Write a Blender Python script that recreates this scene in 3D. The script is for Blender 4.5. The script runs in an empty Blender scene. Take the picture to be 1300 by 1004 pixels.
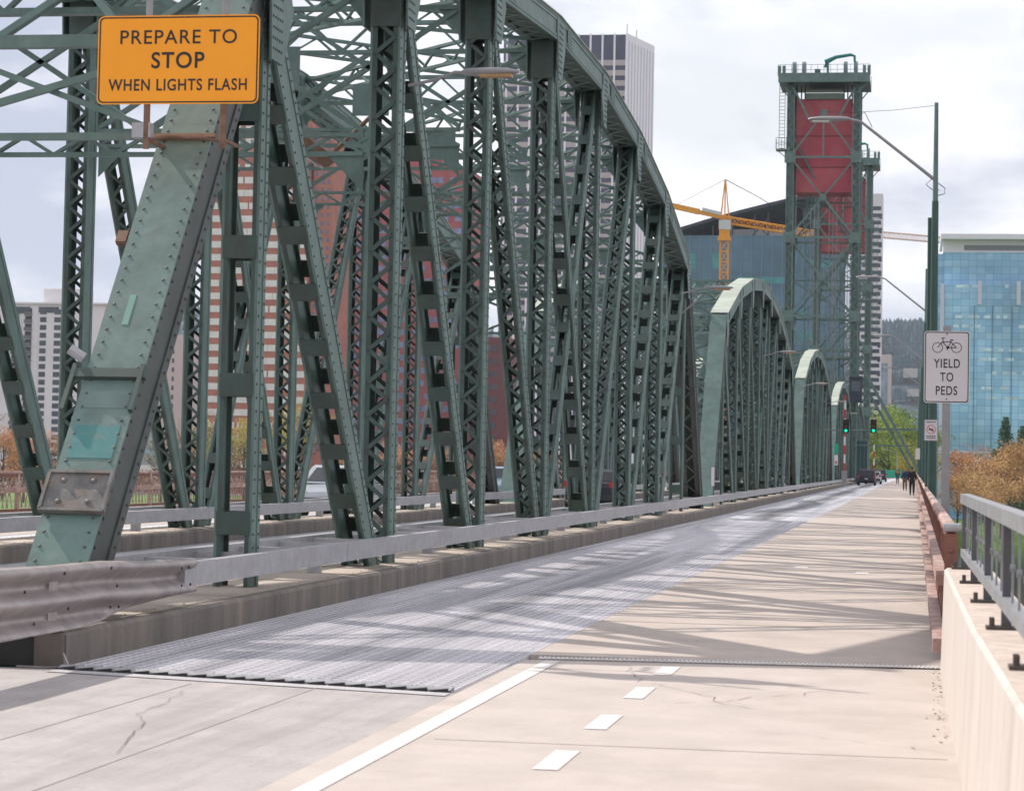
import bpy, math, random
from mathutils import Vector as V, Matrix, noise
rnd = random.Random(7)
sc = bpy.context.scene
COL = sc.collection

# ------------------------------------------------------------------ camera
F = 3000.0; EYE = 1.6
Yc = V((511, -140, F)).normalized()
q = (140 - 511 * .02) / F
Zc = V((.02, 1, q)); Zc = (Zc - Zc.dot(Yc) * Yc).normalized()
Xc = Yc.cross(Zc); Xc = -Xc if Xc[0] < 0 else Xc
cam_d = bpy.data.cameras.new('camera'); cam = bpy.data.objects.new('camera', cam_d); COL.objects.link(cam)
right = V((Xc[0], Yc[0], Zc[0])); up = V((Xc[1], Yc[1], Zc[1])); fwd = V((Xc[2], Yc[2], Zc[2]))
m = Matrix.Identity(4)
for i in range(3):
    m[i][0] = right[i]; m[i][1] = up[i]; m[i][2] = -fwd[i]
m[0][3] = 0; m[1][3] = 0; m[2][3] = EYE
cam.matrix_world = m
cam_d.sensor_width = 36; cam_d.lens = F / 1300 * 36; cam_d.shift_y = -45 / 1300
cam_d.clip_end = 20000; cam_d.clip_start = .5
cam_d.dof.use_dof = True; cam_d.dof.focus_distance = 36; cam_d.dof.aperture_fstop = 6.3
sc.camera = cam

# ------------------------------------------------------------------ world, sun
SUN_EL = math.radians(41.5); SUN_AZ = math.radians(-57.4)
w = bpy.data.worlds.new('World'); sc.world = w; w.use_nodes = True
nt = w.node_tree; N = nt.nodes; L = nt.links; N.clear()
out = N.new('ShaderNodeOutputWorld'); bg = N.new('ShaderNodeBackground'); bg.inputs[1].default_value = .1
sky = N.new('ShaderNodeTexSky'); sky.sky_type = 'NISHITA'; sky.sun_disc = False
sky.sun_elevation = SUN_EL; sky.sun_rotation = SUN_AZ; sky.air_density = 1.0; sky.dust_density = 2
tc = N.new('ShaderNodeTexCoord'); mp = N.new('ShaderNodeMapping'); mp.inputs['Scale'].default_value = (1, 1, 2.6)
mp.inputs['Location'].default_value = (3.1, 1.7, .35)
n1 = N.new('ShaderNodeTexNoise'); n1.inputs['Scale'].default_value = 5.5; n1.inputs['Detail'].default_value = 7; n1.inputs['Roughness'].default_value = .52
n2 = N.new('ShaderNodeTexNoise'); n2.inputs['Scale'].default_value = 3.2; n2.inputs['Detail'].default_value = 6
mp2 = N.new('ShaderNodeMapping'); mp2.inputs['Scale'].default_value = (1, 1, 3.0); mp2.inputs['Location'].default_value = (8.3, 4.2, 1.1)
r1 = N.new('ShaderNodeValToRGB'); r2 = N.new('ShaderNodeValToRGB')
L.new(tc.outputs['Generated'], mp.inputs[0]); L.new(mp.outputs[0], n1.inputs[0])
L.new(tc.outputs['Generated'], mp2.inputs[0]); L.new(mp2.outputs[0], n2.inputs[0])
L.new(n1.outputs[0], r1.inputs[0]); L.new(n2.outputs[0], r2.inputs[0])
e = r1.color_ramp.elements; e[0].position = .40; e[0].color = (5.2, 5.7, 7.1, 1); e[1].position = .57; e[1].color = (11.3, 11.1, 11.3, 1)
e2 = r2.color_ramp.elements; e2[0].position = .30; e2[0].color = (.55, .55, .55, 1); e2[1].position = .44; e2[1].color = (1, 1, 1, 1)
mx = N.new('ShaderNodeMixRGB'); L.new(r2.outputs[0], mx.inputs[0]); L.new(sky.outputs[0], mx.inputs[1]); L.new(r1.outputs[0], mx.inputs[2])
L.new(mx.outputs[0], bg.inputs[0]); L.new(bg.outputs[0], out.inputs[0])
sd = bpy.data.lights.new('sun', 'SUN'); sd.energy = 4.2; sd.angle = math.radians(.6); sd.color = (1, .93, .84)
so = bpy.data.objects.new('sun', sd); COL.objects.link(so)
so.rotation_euler = V((-.95, .61, 1.0)).to_track_quat('Z', 'Y').to_euler()
sc.view_settings.view_transform = 'Standard'; sc.view_settings.look = 'None'; sc.view_settings.exposure = .12; sc.view_settings.gamma = 1

# ------------------------------------------------------------------ materials
MATS = {}
def mat(name, col, rough=.6, metal=0., var=.12, scale=3., bump=0., bscale=20., emit=None, spec=.5, stretch=(1, 1, 1), col2=None, sharp=(.35, .65), alpha=None):
    if name in MATS: return MATS[name]
    mt = bpy.data.materials.new(name); mt.use_nodes = True; t = mt.node_tree; b = t.nodes['Principled BSDF']
    b.inputs['Roughness'].default_value = rough; b.inputs['Metallic'].default_value = metal
    b.inputs['Specular IOR Level'].default_value = spec
    tc = t.nodes.new('ShaderNodeTexCoord'); mp = t.nodes.new('ShaderNodeMapping'); mp.inputs['Scale'].default_value = stretch
    t.links.new(tc.outputs['Object'], mp.inputs[0])
    n = t.nodes.new('ShaderNodeTexNoise'); n.inputs['Scale'].default_value = scale; n.inputs['Detail'].default_value = 6; n.inputs['Roughness'].default_value = .6
    t.links.new(mp.outputs[0], n.inputs[0])
    r = t.nodes.new('ShaderNodeValToRGB'); t.links.new(n.outputs[0], r.inputs[0])
    c2 = col2 or tuple(min(1, c * (1 + var)) for c in col); c1 = col if col2 else tuple(c * (1 - var) for c in col)
    r.color_ramp.elements[0].color = (*c1, 1); r.color_ramp.elements[1].color = (*c2, 1)
    r.color_ramp.elements[0].position = sharp[0]; r.color_ramp.elements[1].position = sharp[1]
    t.links.new(r.outputs[0], b.inputs['Base Color'])
    if bump:
        nb = t.nodes.new('ShaderNodeTexNoise'); nb.inputs['Scale'].default_value = bscale; nb.inputs['Detail'].default_value = 4
        t.links.new(tc.outputs['Object'], nb.inputs[0])
        bp = t.nodes.new('ShaderNodeBump'); bp.inputs['Strength'].default_value = bump; bp.inputs['Distance'].default_value = .02
        t.links.new(nb.outputs[0], bp.inputs['Height']); t.links.new(bp.outputs[0], b.inputs['Normal'])
    if emit:
        b.inputs['Emission Color'].default_value = (*emit[:3], 1); b.inputs['Emission Strength'].default_value = emit[3]
    MATS[name] = mt; return mt
def overlay(mt, color, scale, lo, hi, stretch=(1, 1, 1), amount=1., seed=0.):
    """blend a second colour over the base colour by a noise mask"""
    t = mt.node_tree; b = t.nodes['Principled BSDF']; src = b.inputs['Base Color'].links[0].from_socket
    tc = t.nodes.new('ShaderNodeTexCoord'); mp = t.nodes.new('ShaderNodeMapping'); mp.inputs['Scale'].default_value = stretch; mp.inputs['Location'].default_value = (seed, seed * .7, seed * 1.3)
    t.links.new(tc.outputs['Object'], mp.inputs[0])
    n = t.nodes.new('ShaderNodeTexNoise'); n.inputs['Scale'].default_value = scale; n.inputs['Detail'].default_value = 7; n.inputs['Roughness'].default_value = .65
    t.links.new(mp.outputs[0], n.inputs[0])
    r = t.nodes.new('ShaderNodeValToRGB'); r.color_ramp.elements[0].position = lo; r.color_ramp.elements[1].position = hi
    r.color_ramp.elements[0].color = (0, 0, 0, 1); r.color_ramp.elements[1].color = (amount, amount, amount, 1)
    t.links.new(n.outputs[0], r.inputs[0])
    m = t.nodes.new('ShaderNodeMixRGB'); m.inputs[2].default_value = (*color, 1)
    t.links.new(r.outputs[0], m.inputs[0]); t.links.new(src, m.inputs[1]); t.links.new(m.outputs[0], b.inputs['Base Color'])
    return mt
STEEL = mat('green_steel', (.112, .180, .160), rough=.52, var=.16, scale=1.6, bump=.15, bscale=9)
overlay(STEEL, (.21, .28, .265), 2.3, .5, .75, amount=.45, seed=3)
overlay(STEEL, (.12, .075, .045), 5, .62, .78, amount=.5, stretch=(1, 1, .5), seed=9)
overlay(STEEL, (.085, .12, .11), 6, .5, .72, amount=.55, stretch=(1, 1, .15), seed=21)
overlay(STEEL, (.14, .075, .04), 11, .66, .76, amount=.7, stretch=(1, 1, .3), seed=31)
STEEL_D = mat('dark_green_steel', (.055, .092, .080), rough=.6, var=.2, scale=2)  # darker copy of STEEL: shade on truss flanges, lacing and rivets put into colour
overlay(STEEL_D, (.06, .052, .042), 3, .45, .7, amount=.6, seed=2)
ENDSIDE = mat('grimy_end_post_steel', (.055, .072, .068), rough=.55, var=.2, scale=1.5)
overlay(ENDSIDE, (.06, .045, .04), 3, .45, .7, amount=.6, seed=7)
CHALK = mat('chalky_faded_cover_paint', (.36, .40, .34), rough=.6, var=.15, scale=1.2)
TEAL = mat('fresh_teal_paint', (.055, .20, .195), rough=.5, var=.12)
overlay(TEAL, (.12, .20, .185), 5, .5, .7, amount=.8, stretch=(1, 3, 1), seed=3)
MINT = mat('mint_touch_up_paint', (.16, .32, .25), rough=.5, var=.08)
CONC = mat('kerb_concrete', (.18, .158, .142), rough=.9, var=.25, scale=2.5, bump=.4, bscale=30, stretch=(1, 1, .25))
overlay(CONC, (.33, .27, .2), 5, .52, .7, stretch=(1, 1, .12), amount=.6, seed=4)
SHEET = mat('walkway_sheet', (.47, .40, .34), rough=.75, var=.12, scale=1.2, bump=.1)
WALK = mat('sidewalk_concrete', (.45, .385, .345), rough=.85, var=.10, scale=1.3, bump=.25, bscale=60)
overlay(WALK, (.26, .22, .19), 2.2, .58, .8, stretch=(1, .25, 1), amount=.45, seed=5)
overlay(WALK, (.52, .45, .4), 9, .62, .75, amount=.5, seed=8)
overlay(WALK, (.33, .29, .26), 30, .58, .68, amount=.4, seed=18)
ROADC = mat('approach_concrete', (.40, .365, .355), rough=.88, var=.10, scale=1.8, bump=.3, bscale=70)
overlay(ROADC, (.27, .24, .22), 3, .52, .75, stretch=(1.6, .2, 1), amount=.5, seed=6)
overlay(ROADC, (.2, .18, .17), 26, .56, .68, amount=.45, seed=12)
overlay(ROADC, (.25, .23, .225), 1.0, .48, .62, stretch=(1.8, .12, 1), amount=.5, seed=13)
PATHC = mat('approach_path_concrete', (.48, .42, .385), rough=.88, var=.07, scale=1.5, bump=.25, bscale=70)
overlay(PATHC, (.40, .34, .29), 3, .55, .8, stretch=(1.6, .3, 1), amount=.5, seed=16)
overlay(PATHC, (.30, .26, .23), 34, .60, .70, amount=.5, seed=19)
overlay(PATHC, (.36, .31, .27), .9, .50, .62, amount=.35, seed=23)
GALV = mat('galvanised_steel', (.40, .40, .42), rough=.5, metal=.35, var=.10, scale=6, bump=.05)
overlay(GALV, (.25, .23, .22), 4, .5, .75, stretch=(1, .3, 1), amount=.5, seed=1)
RAILM = mat('weathered_guardrail_steel', (.38, .335, .325), rough=.45, metal=.5, var=.18, scale=5, bump=.1)
overlay(RAILM, (.17, .13, .115), 7, .5, .75, stretch=(1, .6, 1), amount=.4, seed=3)
PINK = mat('faded_pink_railing_paint', (.36, .22, .19), rough=.7, var=.2, scale=4)
overlay(PINK, (.55, .44, .40), 5, .45, .62, amount=.75, stretch=(1, .4, 1), seed=4)
overlay(PINK, (.18, .09, .06), 9, .58, .68, amount=.6, seed=14)
BROWN = mat('brown_railing_paint', (.20, .085, .062), rough=.6, var=.2, scale=5)
PARA = mat('cream_parapet_paint', (.54, .485, .45), rough=.8, var=.05, scale=1.5, bump=.15, bscale=18)
overlay(PARA, (.30, .25, .21), 2.2, .56, .72, stretch=(1, 1, .4), amount=.35, seed=33)
overlay(PARA, (.40, .33, .28), 5, .5, .75, stretch=(1, 1, .15), amount=.45, seed=2)
overlay(PARA, (.35, .28, .22), 22, .62, .7, amount=.5, seed=5)
PARAT = mat('parapet_top_concrete', (.55, .46, .40), rough=.9, var=.15, scale=8, bump=.3, bscale=40)
WHITEP = mat('road_paint', (.64, .60, .585), rough=.7, var=.06, scale=14)
overlay(WHITEP, (.45, .38, .33), 18, .56, .68, amount=.6, seed=2)
BLACK = mat('black_paint', (.018, .016, .018), rough=.5, var=.1)
SIGNO = mat('orange_sign_sheeting', (1.0, .36, .004), rough=.45, var=.03)
SIGNW = mat('white_sign_sheeting', (.66, .62, .64), rough=.45, var=.03)
SIGNG = mat('green_sign_sheeting', (.01, .32, .19), rough=.45, var=.05)
SIGNR = mat('red_sign_sheeting', (.55, .03, .03), rough=.45, var=.05)
ORANGE = mat('crane_orange', (.75, .30, .02), rough=.5, var=.1)
RUST = mat('rusty_steel', (.19, .11, .075), rough=.8, var=.3, scale=7)
PLATE = mat('riveted_bearing_plate', (.15, .145, .14), rough=.6, metal=.2, var=.3, scale=5, bump=.2)
overlay(PLATE, (.26, .16, .10), 6, .5, .68, amount=.6, seed=8)
RED = mat('counterweight_red', (.42, .075, .10), rough=.75, var=.12, scale=.25)
overlay(RED, (.42, .12, .12), .3, .5, .62, amount=.8, seed=5)
POLE = mat('green_pole_paint', (.035, .085, .07), rough=.45, var=.12)
GREYP = mat('grey_lamp_arm', (.30, .29, .30), rough=.45, metal=.3, var=.08)
LENS = mat('lamp_lens', (.55, .52, .5), rough=.3, var=.05)
DARK = mat('dark_void_steel', (.02, .02, .02), rough=.8, var=.2)

def grating():
    mt = bpy.data.materials.new('steel_grating'); mt.use_nodes = True; t = mt.node_tree; b = t.nodes['Principled BSDF']; nn = t.nodes; l = t.links
    tc = nn.new('ShaderNodeTexCoord'); mp = nn.new('ShaderNodeMapping'); mp.inputs['Rotation'].default_value = (0, 0, math.radians(90))
    l.new(tc.outputs['Object'], mp.inputs[0])
    br = nn.new('ShaderNodeTexBrick'); br.inputs['Scale'].default_value = 1; br.inputs['Brick Width'].default_value = .34; br.inputs['Row Height'].default_value = .07
    br.inputs['Mortar Size'].default_value = .016; br.inputs['Mortar Smooth'].default_value = .3
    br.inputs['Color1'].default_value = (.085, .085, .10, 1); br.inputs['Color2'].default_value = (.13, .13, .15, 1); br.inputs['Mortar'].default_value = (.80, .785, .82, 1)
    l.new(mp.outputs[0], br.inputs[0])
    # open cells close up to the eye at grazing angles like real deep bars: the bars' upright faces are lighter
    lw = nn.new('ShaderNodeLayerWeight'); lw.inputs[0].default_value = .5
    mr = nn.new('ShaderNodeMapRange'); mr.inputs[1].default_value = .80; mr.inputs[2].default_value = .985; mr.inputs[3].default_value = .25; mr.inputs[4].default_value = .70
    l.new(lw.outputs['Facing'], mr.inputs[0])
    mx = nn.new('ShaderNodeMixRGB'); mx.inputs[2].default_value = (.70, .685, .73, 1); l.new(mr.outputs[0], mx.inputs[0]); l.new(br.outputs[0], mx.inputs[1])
    # wheel-path staining, long in the driving direction
    mp2 = nn.new('ShaderNodeMapping'); mp2.inputs['Scale'].default_value = (3.2, .035, 1); l.new(tc.outputs['Object'], mp2.inputs[0])
    n = nn.new('ShaderNodeTexNoise'); n.inputs['Scale'].default_value = 1.; n.inputs['Detail'].default_value = 5; l.new(mp2.outputs[0], n.inputs[0])
    r = nn.new('ShaderNodeValToRGB'); r.color_ramp.elements[0].position = .40; r.color_ramp.elements[1].position = .62
    r.color_ramp.elements[0].color = (.72, .72, .74, 1); r.color_ramp.elements[1].color = (1, 1, 1, 1)
    l.new(n.outputs[0], r.inputs[0])
    m2 = nn.new('ShaderNodeMixRGB'); m2.blend_type = 'MULTIPLY'; m2.inputs[0].default_value = 1; l.new(mx.outputs[0], m2.inputs[1]); l.new(r.outputs[0], m2.inputs[2])
    # dark drip path near the middle of each lane
    sx = nn.new('ShaderNodeSeparateXYZ'); l.new(tc.outputs['Object'], sx.inputs[0])
    nz = nn.new('ShaderNodeTexNoise'); nz.inputs['Scale'].default_value = .08; l.new(tc.outputs['Object'], nz.inputs[0])
    ad = nn.new('ShaderNodeMath'); ad.operation = 'MULTIPLY_ADD'; ad.inputs[1].default_value = 1.2; l.new(nz.outputs[0], ad.inputs[0]); l.new(sx.outputs[0], ad.inputs[2])
    ab = nn.new('ShaderNodeMath'); ab.operation = 'ABSOLUTE'; s2 = nn.new('ShaderNodeMath'); s2.operation = 'ADD'; s2.inputs[1].default_value = 4.1
    l.new(ad.outputs[0], s2.inputs[0]); l.new(s2.outputs[0], ab.inputs[0])
    mr2 = nn.new('ShaderNodeMapRange'); mr2.inputs[1].default_value = .05; mr2.inputs[2].default_value = .75; mr2.inputs[3].default_value = .27; mr2.inputs[4].default_value = 1
    l.new(ab.outputs[0], mr2.inputs[0])
    m3 = nn.new('ShaderNodeMixRGB'); m3.blend_type = 'MULTIPLY'; m3.inputs[0].default_value = 1; l.new(m2.outputs[0], m3.inputs[1]); l.new(mr2.outputs[0], m3.inputs[2])
    l.new(m3.outputs[0], b.inputs['Base Color'])
    b.inputs['Roughness'].default_value = .5; b.inputs['Metallic'].default_value = .15
    bp = nn.new('ShaderNodeBump'); bp.inputs['Strength'].default_value = .5; bp.inputs['Distance'].default_value = .02; l.new(br.outputs['Fac'], bp.inputs['Height']); bp.invert = True
    l.new(bp.outputs[0], b.inputs['Normal'])
    return mt
GRATE = grating()

# ------------------------------------------------------------------ mesh helpers
class MB:
    def __init__(s): s.v = []; s.f = []; s.mi = []; s.cur = 0
    def add(s, vs, fs):
        o = len(s.v); s.v += [tuple(p) for p in vs]; s.f += [tuple(i + o for i in f) for f in fs]; s.mi += [s.cur] * len(fs); return s
    def box(s, x0, x1, y0, y1, z0, z1):
        return s.add([(x0, y0, z0), (x1, y0, z0), (x1, y1, z0), (x0, y1, z0), (x0, y0, z1), (x1, y0, z1), (x1, y1, z1), (x0, y1, z1)],
                     [(0, 3, 2, 1), (4, 5, 6, 7), (0, 1, 5, 4), (1, 2, 6, 5), (2, 3, 7, 6), (3, 0, 4, 7)])
    def bar(s, p, q, w, h, side=(1, 0, 0)):
        """box from p to q; w across `side`, h across the other normal"""
        p = V(p); q = V(q); a = (q - p)
        if a.length < 1e-6: return s
        a.normalize(); sd = V(side); sd = sd - a * sd.dot(a)
        if sd.length < 1e-4: sd = V((0, 1, 0)) - a * a[1]
        sd.normalize(); n = a.cross(sd)
        o = []
        for c in (p, q):
            for i, j in ((-1, -1), (1, -1), (1, 1), (-1, 1)): o.append(c + sd * (w / 2 * i) + n * (h / 2 * j))
        return s.add(o, [(0, 1, 2, 3), (7, 6, 5, 4), (0, 4, 5, 1), (1, 5, 6, 2), (2, 6, 7, 3), (3, 7, 4, 0)])
    def tube(s, pts, r, n=8, r2=None):
        pts = [V(p) for p in pts]; rs = r if isinstance(r, (list, tuple)) else [r + ((r2 if r2 is not None else r) - r) * i / (len(pts) - 1) for i in range(len(pts))]
        ring = []; base = len(s.v)
        for i, p in enumerate(pts):
            a = (pts[min(i + 1, len(pts) - 1)] - pts[max(i - 1, 0)]).normalized()
            u = a.cross(V((0, 0, 1)) if abs(a[2]) < .9 else V((1, 0, 0))).normalized(); v = a.cross(u)
            for k in range(n):
                t = 2 * math.pi * k / n; s.v.append(tuple(p + (u * math.cos(t) + v * math.sin(t)) * rs[i]))
        for i in range(len(pts) - 1):
            for k in range(n):
                a0 = base + i * n + k; a1 = base + i * n + (k + 1) % n
                s.f.append((a0, a1, a1 + n, a0 + n))
        s.f.append(tuple(base + k for k in range(n))[::-1]); s.f.append(tuple(base + (len(pts) - 1) * n + k for k in range(n)))
        return s
    def prism(s, poly, a, b, axis=0):
        """poly = list of 2D; extruded between a and b along axis (0:x -> poly is (y,z); 1:y -> (x,z); 2:z -> (x,y))"""
        n = len(poly); o = []
        for c in (a, b):
            for u, v in poly: o.append((c, u, v) if axis == 0 else ((u, c, v) if axis == 1 else (u, v, c)))
        fs = [tuple(range(n))[::-1], tuple(range(n, 2 * n))] + [(i, (i + 1) % n, n + (i + 1) % n, n + i) for i in range(n)]
        return s.add(o, fs)
    def dome(s, c, n, r=.018, h=.014):
        c = V(c); n = V(n).normalized(); u = n.cross(V((0, 0, 1)) if abs(n[2]) < .9 else V((1, 0, 0))).normalized(); v = n.cross(u)
        o = [c + (u * math.cos(t) + v * math.sin(t)) * r for t in [k * math.pi / 3 for k in range(6)]] + [c + n * h * .7 + (u * math.cos(t) + v * math.sin(t)) * r * .7 for t in [k * math.pi / 3 for k in range(6)]] + [c + n * h]
        return s.add(o, [(k, (k + 1) % 6, 6 + (k + 1) % 6, 6 + k) for k in range(6)] + [(6 + k, 6 + (k + 1) % 6, 12) for k in range(6)])
    def build(s, name, m, parent=None, loc=None, smooth=False, mats=None):
        me = bpy.data.meshes.new(name); me.from_pydata(s.v, [], s.f); me.materials.append(m)
        if mats:
            for x in mats: me.materials.append(x)
            me.polygons.foreach_set('material_index', s.mi)
        if smooth:
            for p in me.polygons: p.use_smooth = True
        me.update(); o = bpy.data.objects.new(name, me); COL.objects.link(o)
        if parent: o.parent = parent
        if loc: o.location = loc
        return o
def tag(o, label=None, cat=None, group=None, kind=None):
    if label: o['label'] = label
    if cat: o['category'] = cat
    if group: o['group'] = group
    if kind: o['kind'] = kind
    return o
def thing(name, label, cat, loc=(0, 0, 0), rz=0, group=None):
    o = bpy.data.objects.new(name, None); COL.objects.link(o); o.location = loc; o.rotation_euler = (0, 0, rz); o.empty_display_size = .2
    return tag(o, label, cat, group)
KIDS = {}
def dup(root, loc, rz=None, label=None, group=None, scale=None):
    r = root.copy(); COL.objects.link(r); r.location = loc
    if rz is not None: r.rotation_euler = (0, 0, rz)
    if scale: r.scale = scale
    if label: r['label'] = label
    if group: r['group'] = group
    allo = [o for o in sc.objects if o.parent == root]
    for ch in allo:
        c = ch.copy(); COL.objects.link(c); c.parent = r
        for g in [o for o in sc.objects if o.parent == ch]:
            d = g.copy(); COL.objects.link(d); d.parent = c
    return r
def struct(name, mb, m): return tag(mb.build(name, m), kind='structure')
def at(px, py, Y):
    v = V((px - 650, -(py - 457), F)); d = V((v.dot(Xc), v.dot(Yc), v.dot(Zc))); return V((0, 0, EYE)) + d * (Y / d[1])

# ------------------------------------------------------------------ setting: ground, river, decks
Z0 = -9.5
struct('city_ground', MB().add([(-2550, 640, Z0 + .05), (2550, 640, Z0 + .05), (2550, 5090, Z0 + .05), (-2550, 5090, Z0 + .05)], [(0, 1, 2, 3)]), mat('city_ground', (.13, .12, .11), rough=.9, var=.3, scale=.05))
g = MB(); g.add([(-2550, 430, Z0), (2550, 430, Z0), (2550, 5100, Z0), (-2550, 5100, Z0), (-2550, 422, -12.5), (2550, 422, -12.5)], [(0, 1, 2, 3), (4, 5, 1, 0)])
GRASS = mat('park_grass', (.085, .17, .018), rough=.9, var=.3, scale=.12)
struct('west_bank_lawn', g, GRASS)
WATER = mat('river_water', (.03, .045, .05), rough=.12, var=.2, scale=.05, bump=.6, bscale=.6)
struct('river', MB().add([(-2550, 26, -12), (2550, 26, -12), (2550, 424, -12), (-2550, 424, -12)], [(0, 1, 2, 3)]), WATER)
struct('east_bank_ground', MB().add([(-2550, -300, -9), (2550, -300, -9), (2550, 22, -9), (-2550, 22, -9), (-2550, 28, -12.4), (2550, 28, -12.4)], [(0, 1, 2, 3), (3, 2, 5, 4)]), mat('bank_soil', (.12, .10, .07), rough=.95, var=.3, scale=.3))
Y0 = 17.1; YE = 470
# kerbed medians carrying the trusses, roadway gratings, sidewalks
def strip(x0, x1, y0, y1, z=0., th=.25): return MB().box(x0, x1, y0, y1, z - th, z)
def skew_strip(x0, x1, ya, yb, y1, z, th):  # near end skewed from ya (at x0) to yb (at x1)
    return MB().prism([(x0, ya), (x1, yb), (x1, y1), (x0, y1)], z - th, z, axis=2)
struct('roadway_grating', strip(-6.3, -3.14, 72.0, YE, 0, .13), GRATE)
struct('grating_sub_deck', skew_strip(-6.3, -3.14, 16.95, 16.2, 72., -.07, .05), mat('grating_sub_pan', (.26, .26, .29), rough=.7, var=.3, scale=2, stretch=(2, .1, 1)))  # plain grey pan below the open bars
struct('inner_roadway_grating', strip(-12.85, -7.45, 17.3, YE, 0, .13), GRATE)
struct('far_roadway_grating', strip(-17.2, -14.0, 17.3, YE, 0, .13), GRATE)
struct('sidewalk_deck', strip(-3.136, .30, 19.52, YE, .004, .20), WALK)
struct('far_sidewalk_deck', strip(-20.8, -17.2, 17.2, YE, .004, .20), WALK)
ap = MB().prism([(-22, -12), (.26, -12), (.26, 19.40), (-3.11, 19.02), (-3.11, 16.12), (-6.25, 16.82), (-22, 17.15)], -.9, 0, axis=2)
struct('approach_road', ap, ROADC)
struct('approach_sidewalk', MB().prism([(-3.10, -12), (.26, -12), (.26, 19.40), (-3.09, 19.02)], -.2, .003, axis=2), PATHC)
gb_ = MB(); yA = 16.4; yB = 72.0; nb = 36
def gy(x): return 16.95 - .75 * (x + 6.3) / 3.16 + .02
for i in range(nb + 1):
    x = -6.28 + 3.12 * i / nb; gb_.box(x - .004, x + .004, gy(x), yB, -.055, .002)
for i in range(nb):
    x = -6.28 + 3.12 * (i + .5) / nb; y = gy(x) + .02; k = i % 2; h_ = .036
    while y < (44 if True else yB):
        a_ = h_ if k % 2 else -h_; gb_.add([(x - a_, y, -.035), (x - a_, y, .001), (x + a_, y + .075, .001), (x + a_, y + .075, -.035), (x - a_ + .007, y, .001), (x + a_ + .007, y + .075, .001)], [(0, 1, 2, 3), (1, 4, 5, 2)]); y += .075; k += 1
y = 16.4
while y < yB:
    x0 = max(-6.28, -6.28 + (16.97 - y) / .75 * 3.12) if y < 17 else -6.28
    gb_.box(x0, -3.15, y, y + .006, -.05, -.002); y += .15
BARM = mat('galvanised_bars', (.88, .86, .89), rough=.4, metal=.2, var=.10, scale=1.5, stretch=(2, .1, 1))
overlay(BARM, (.34, .34, .38), 1.0, .50, .62, stretch=(1.7, .03, 1), amount=.5, seed=2.3)
struct('grating_bars', gb_, BARM)
sup = MB()
for x in (-20, -17.5, -14.2, -12.7, -10.15, -7.6, -6.2, -4.6, -3.0, -1.4, .05): sup.box(x - .12, x + .12, 17.3, YE, -1.1, -.21)
for k in range(70): sup.box(-20.9, .2, 17.5 + 6.5 * k - .15, 17.5 + 6.5 * k + .15, -1.9, -1.11)
struct('deck_framing', sup, STEEL_D)
sj = MB()
sj.add([(-3.0, 19.10, .012), (.225, 19.46, .012), (.225, 19.56, .012), (-3.0, 19.2, .012)], [(0, 1, 2, 3)])
n = 90
for i in range(n):
    x0 = -3.0 + 3.225 * i / n; y0 = 19.12 + .36 * i / n
    sj.box(x0, x0 + .018, y0, y0 + .07, .0125, .022)
struct('sidewalk_expansion_joint', sj, mat('polished_joint_steel', (.72, .70, .70), rough=.5, var=.1))
fj = MB()
pts = 20
for i in range(pts):                                     # saw toothed finger plates across the lane
    x0 = -6.25 + 3.1 * i / pts; x1 = x0 + 3.1 / pts
    ya = 16.83 - .70 * i / pts; yb = 16.83 - .70 * (i + 1) / pts
    fj.add([(x0, ya - .02, .010), (x1, yb - .02, .010), (x1, yb + .16, .03), (x0, ya + .05, .03), (x1, yb + .16, -.05), (x0, ya + .05, -.05)], [(0, 1, 2, 3), (3, 2, 4, 5)])
struct('road_finger_joint', fj, GALV)
fe = MB()
for i in range(pts):
    x0 = -6.25 + 3.1 * i / pts; ya = 16.83 - .70 * i / pts - .03
    fe.add([(x0 + .01, ya, .012), (x0 + .15, ya - .035, .012), (x0 + .15, ya - .035, .030), (x0 + .01, ya + .03, .014), (x0 + .15, ya + .03, .030)], [(0, 1, 2), (0, 2, 4, 3)])
fe2 = MB().add([(-6.25, 16.76, .006), (-3.13, 16.06, .006), (-3.13, 15.86, .006), (-6.25, 16.56, .006)], [(3, 2, 1, 0)])
struct('joint_armour_plate', fe2, mat('worn_joint_steel', (.50, .48, .50), rough=.5, var=.1, scale=6))
struct('finger_joint_gap', fe, BLACK)
for (x0, x1, y0, y1) in [(-2.93, -2.80, 6., 19.0)] + [(-1.95, -1.81, yy, yy + .85) for yy in (16.15, 14.2, 12.25, 10.3)] + [(-1.95, -1.81, 18.05, 18.8)]:
    struct('white_lane_line' if y1 - y0 > 3 else 'white_dash_marking', MB().add([(x0, y0, .007), (x1, y0, .007), (x1, y1, .007), (x0, y1, .007)], [(0, 1, 2, 3)]), WHITEP)
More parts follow.
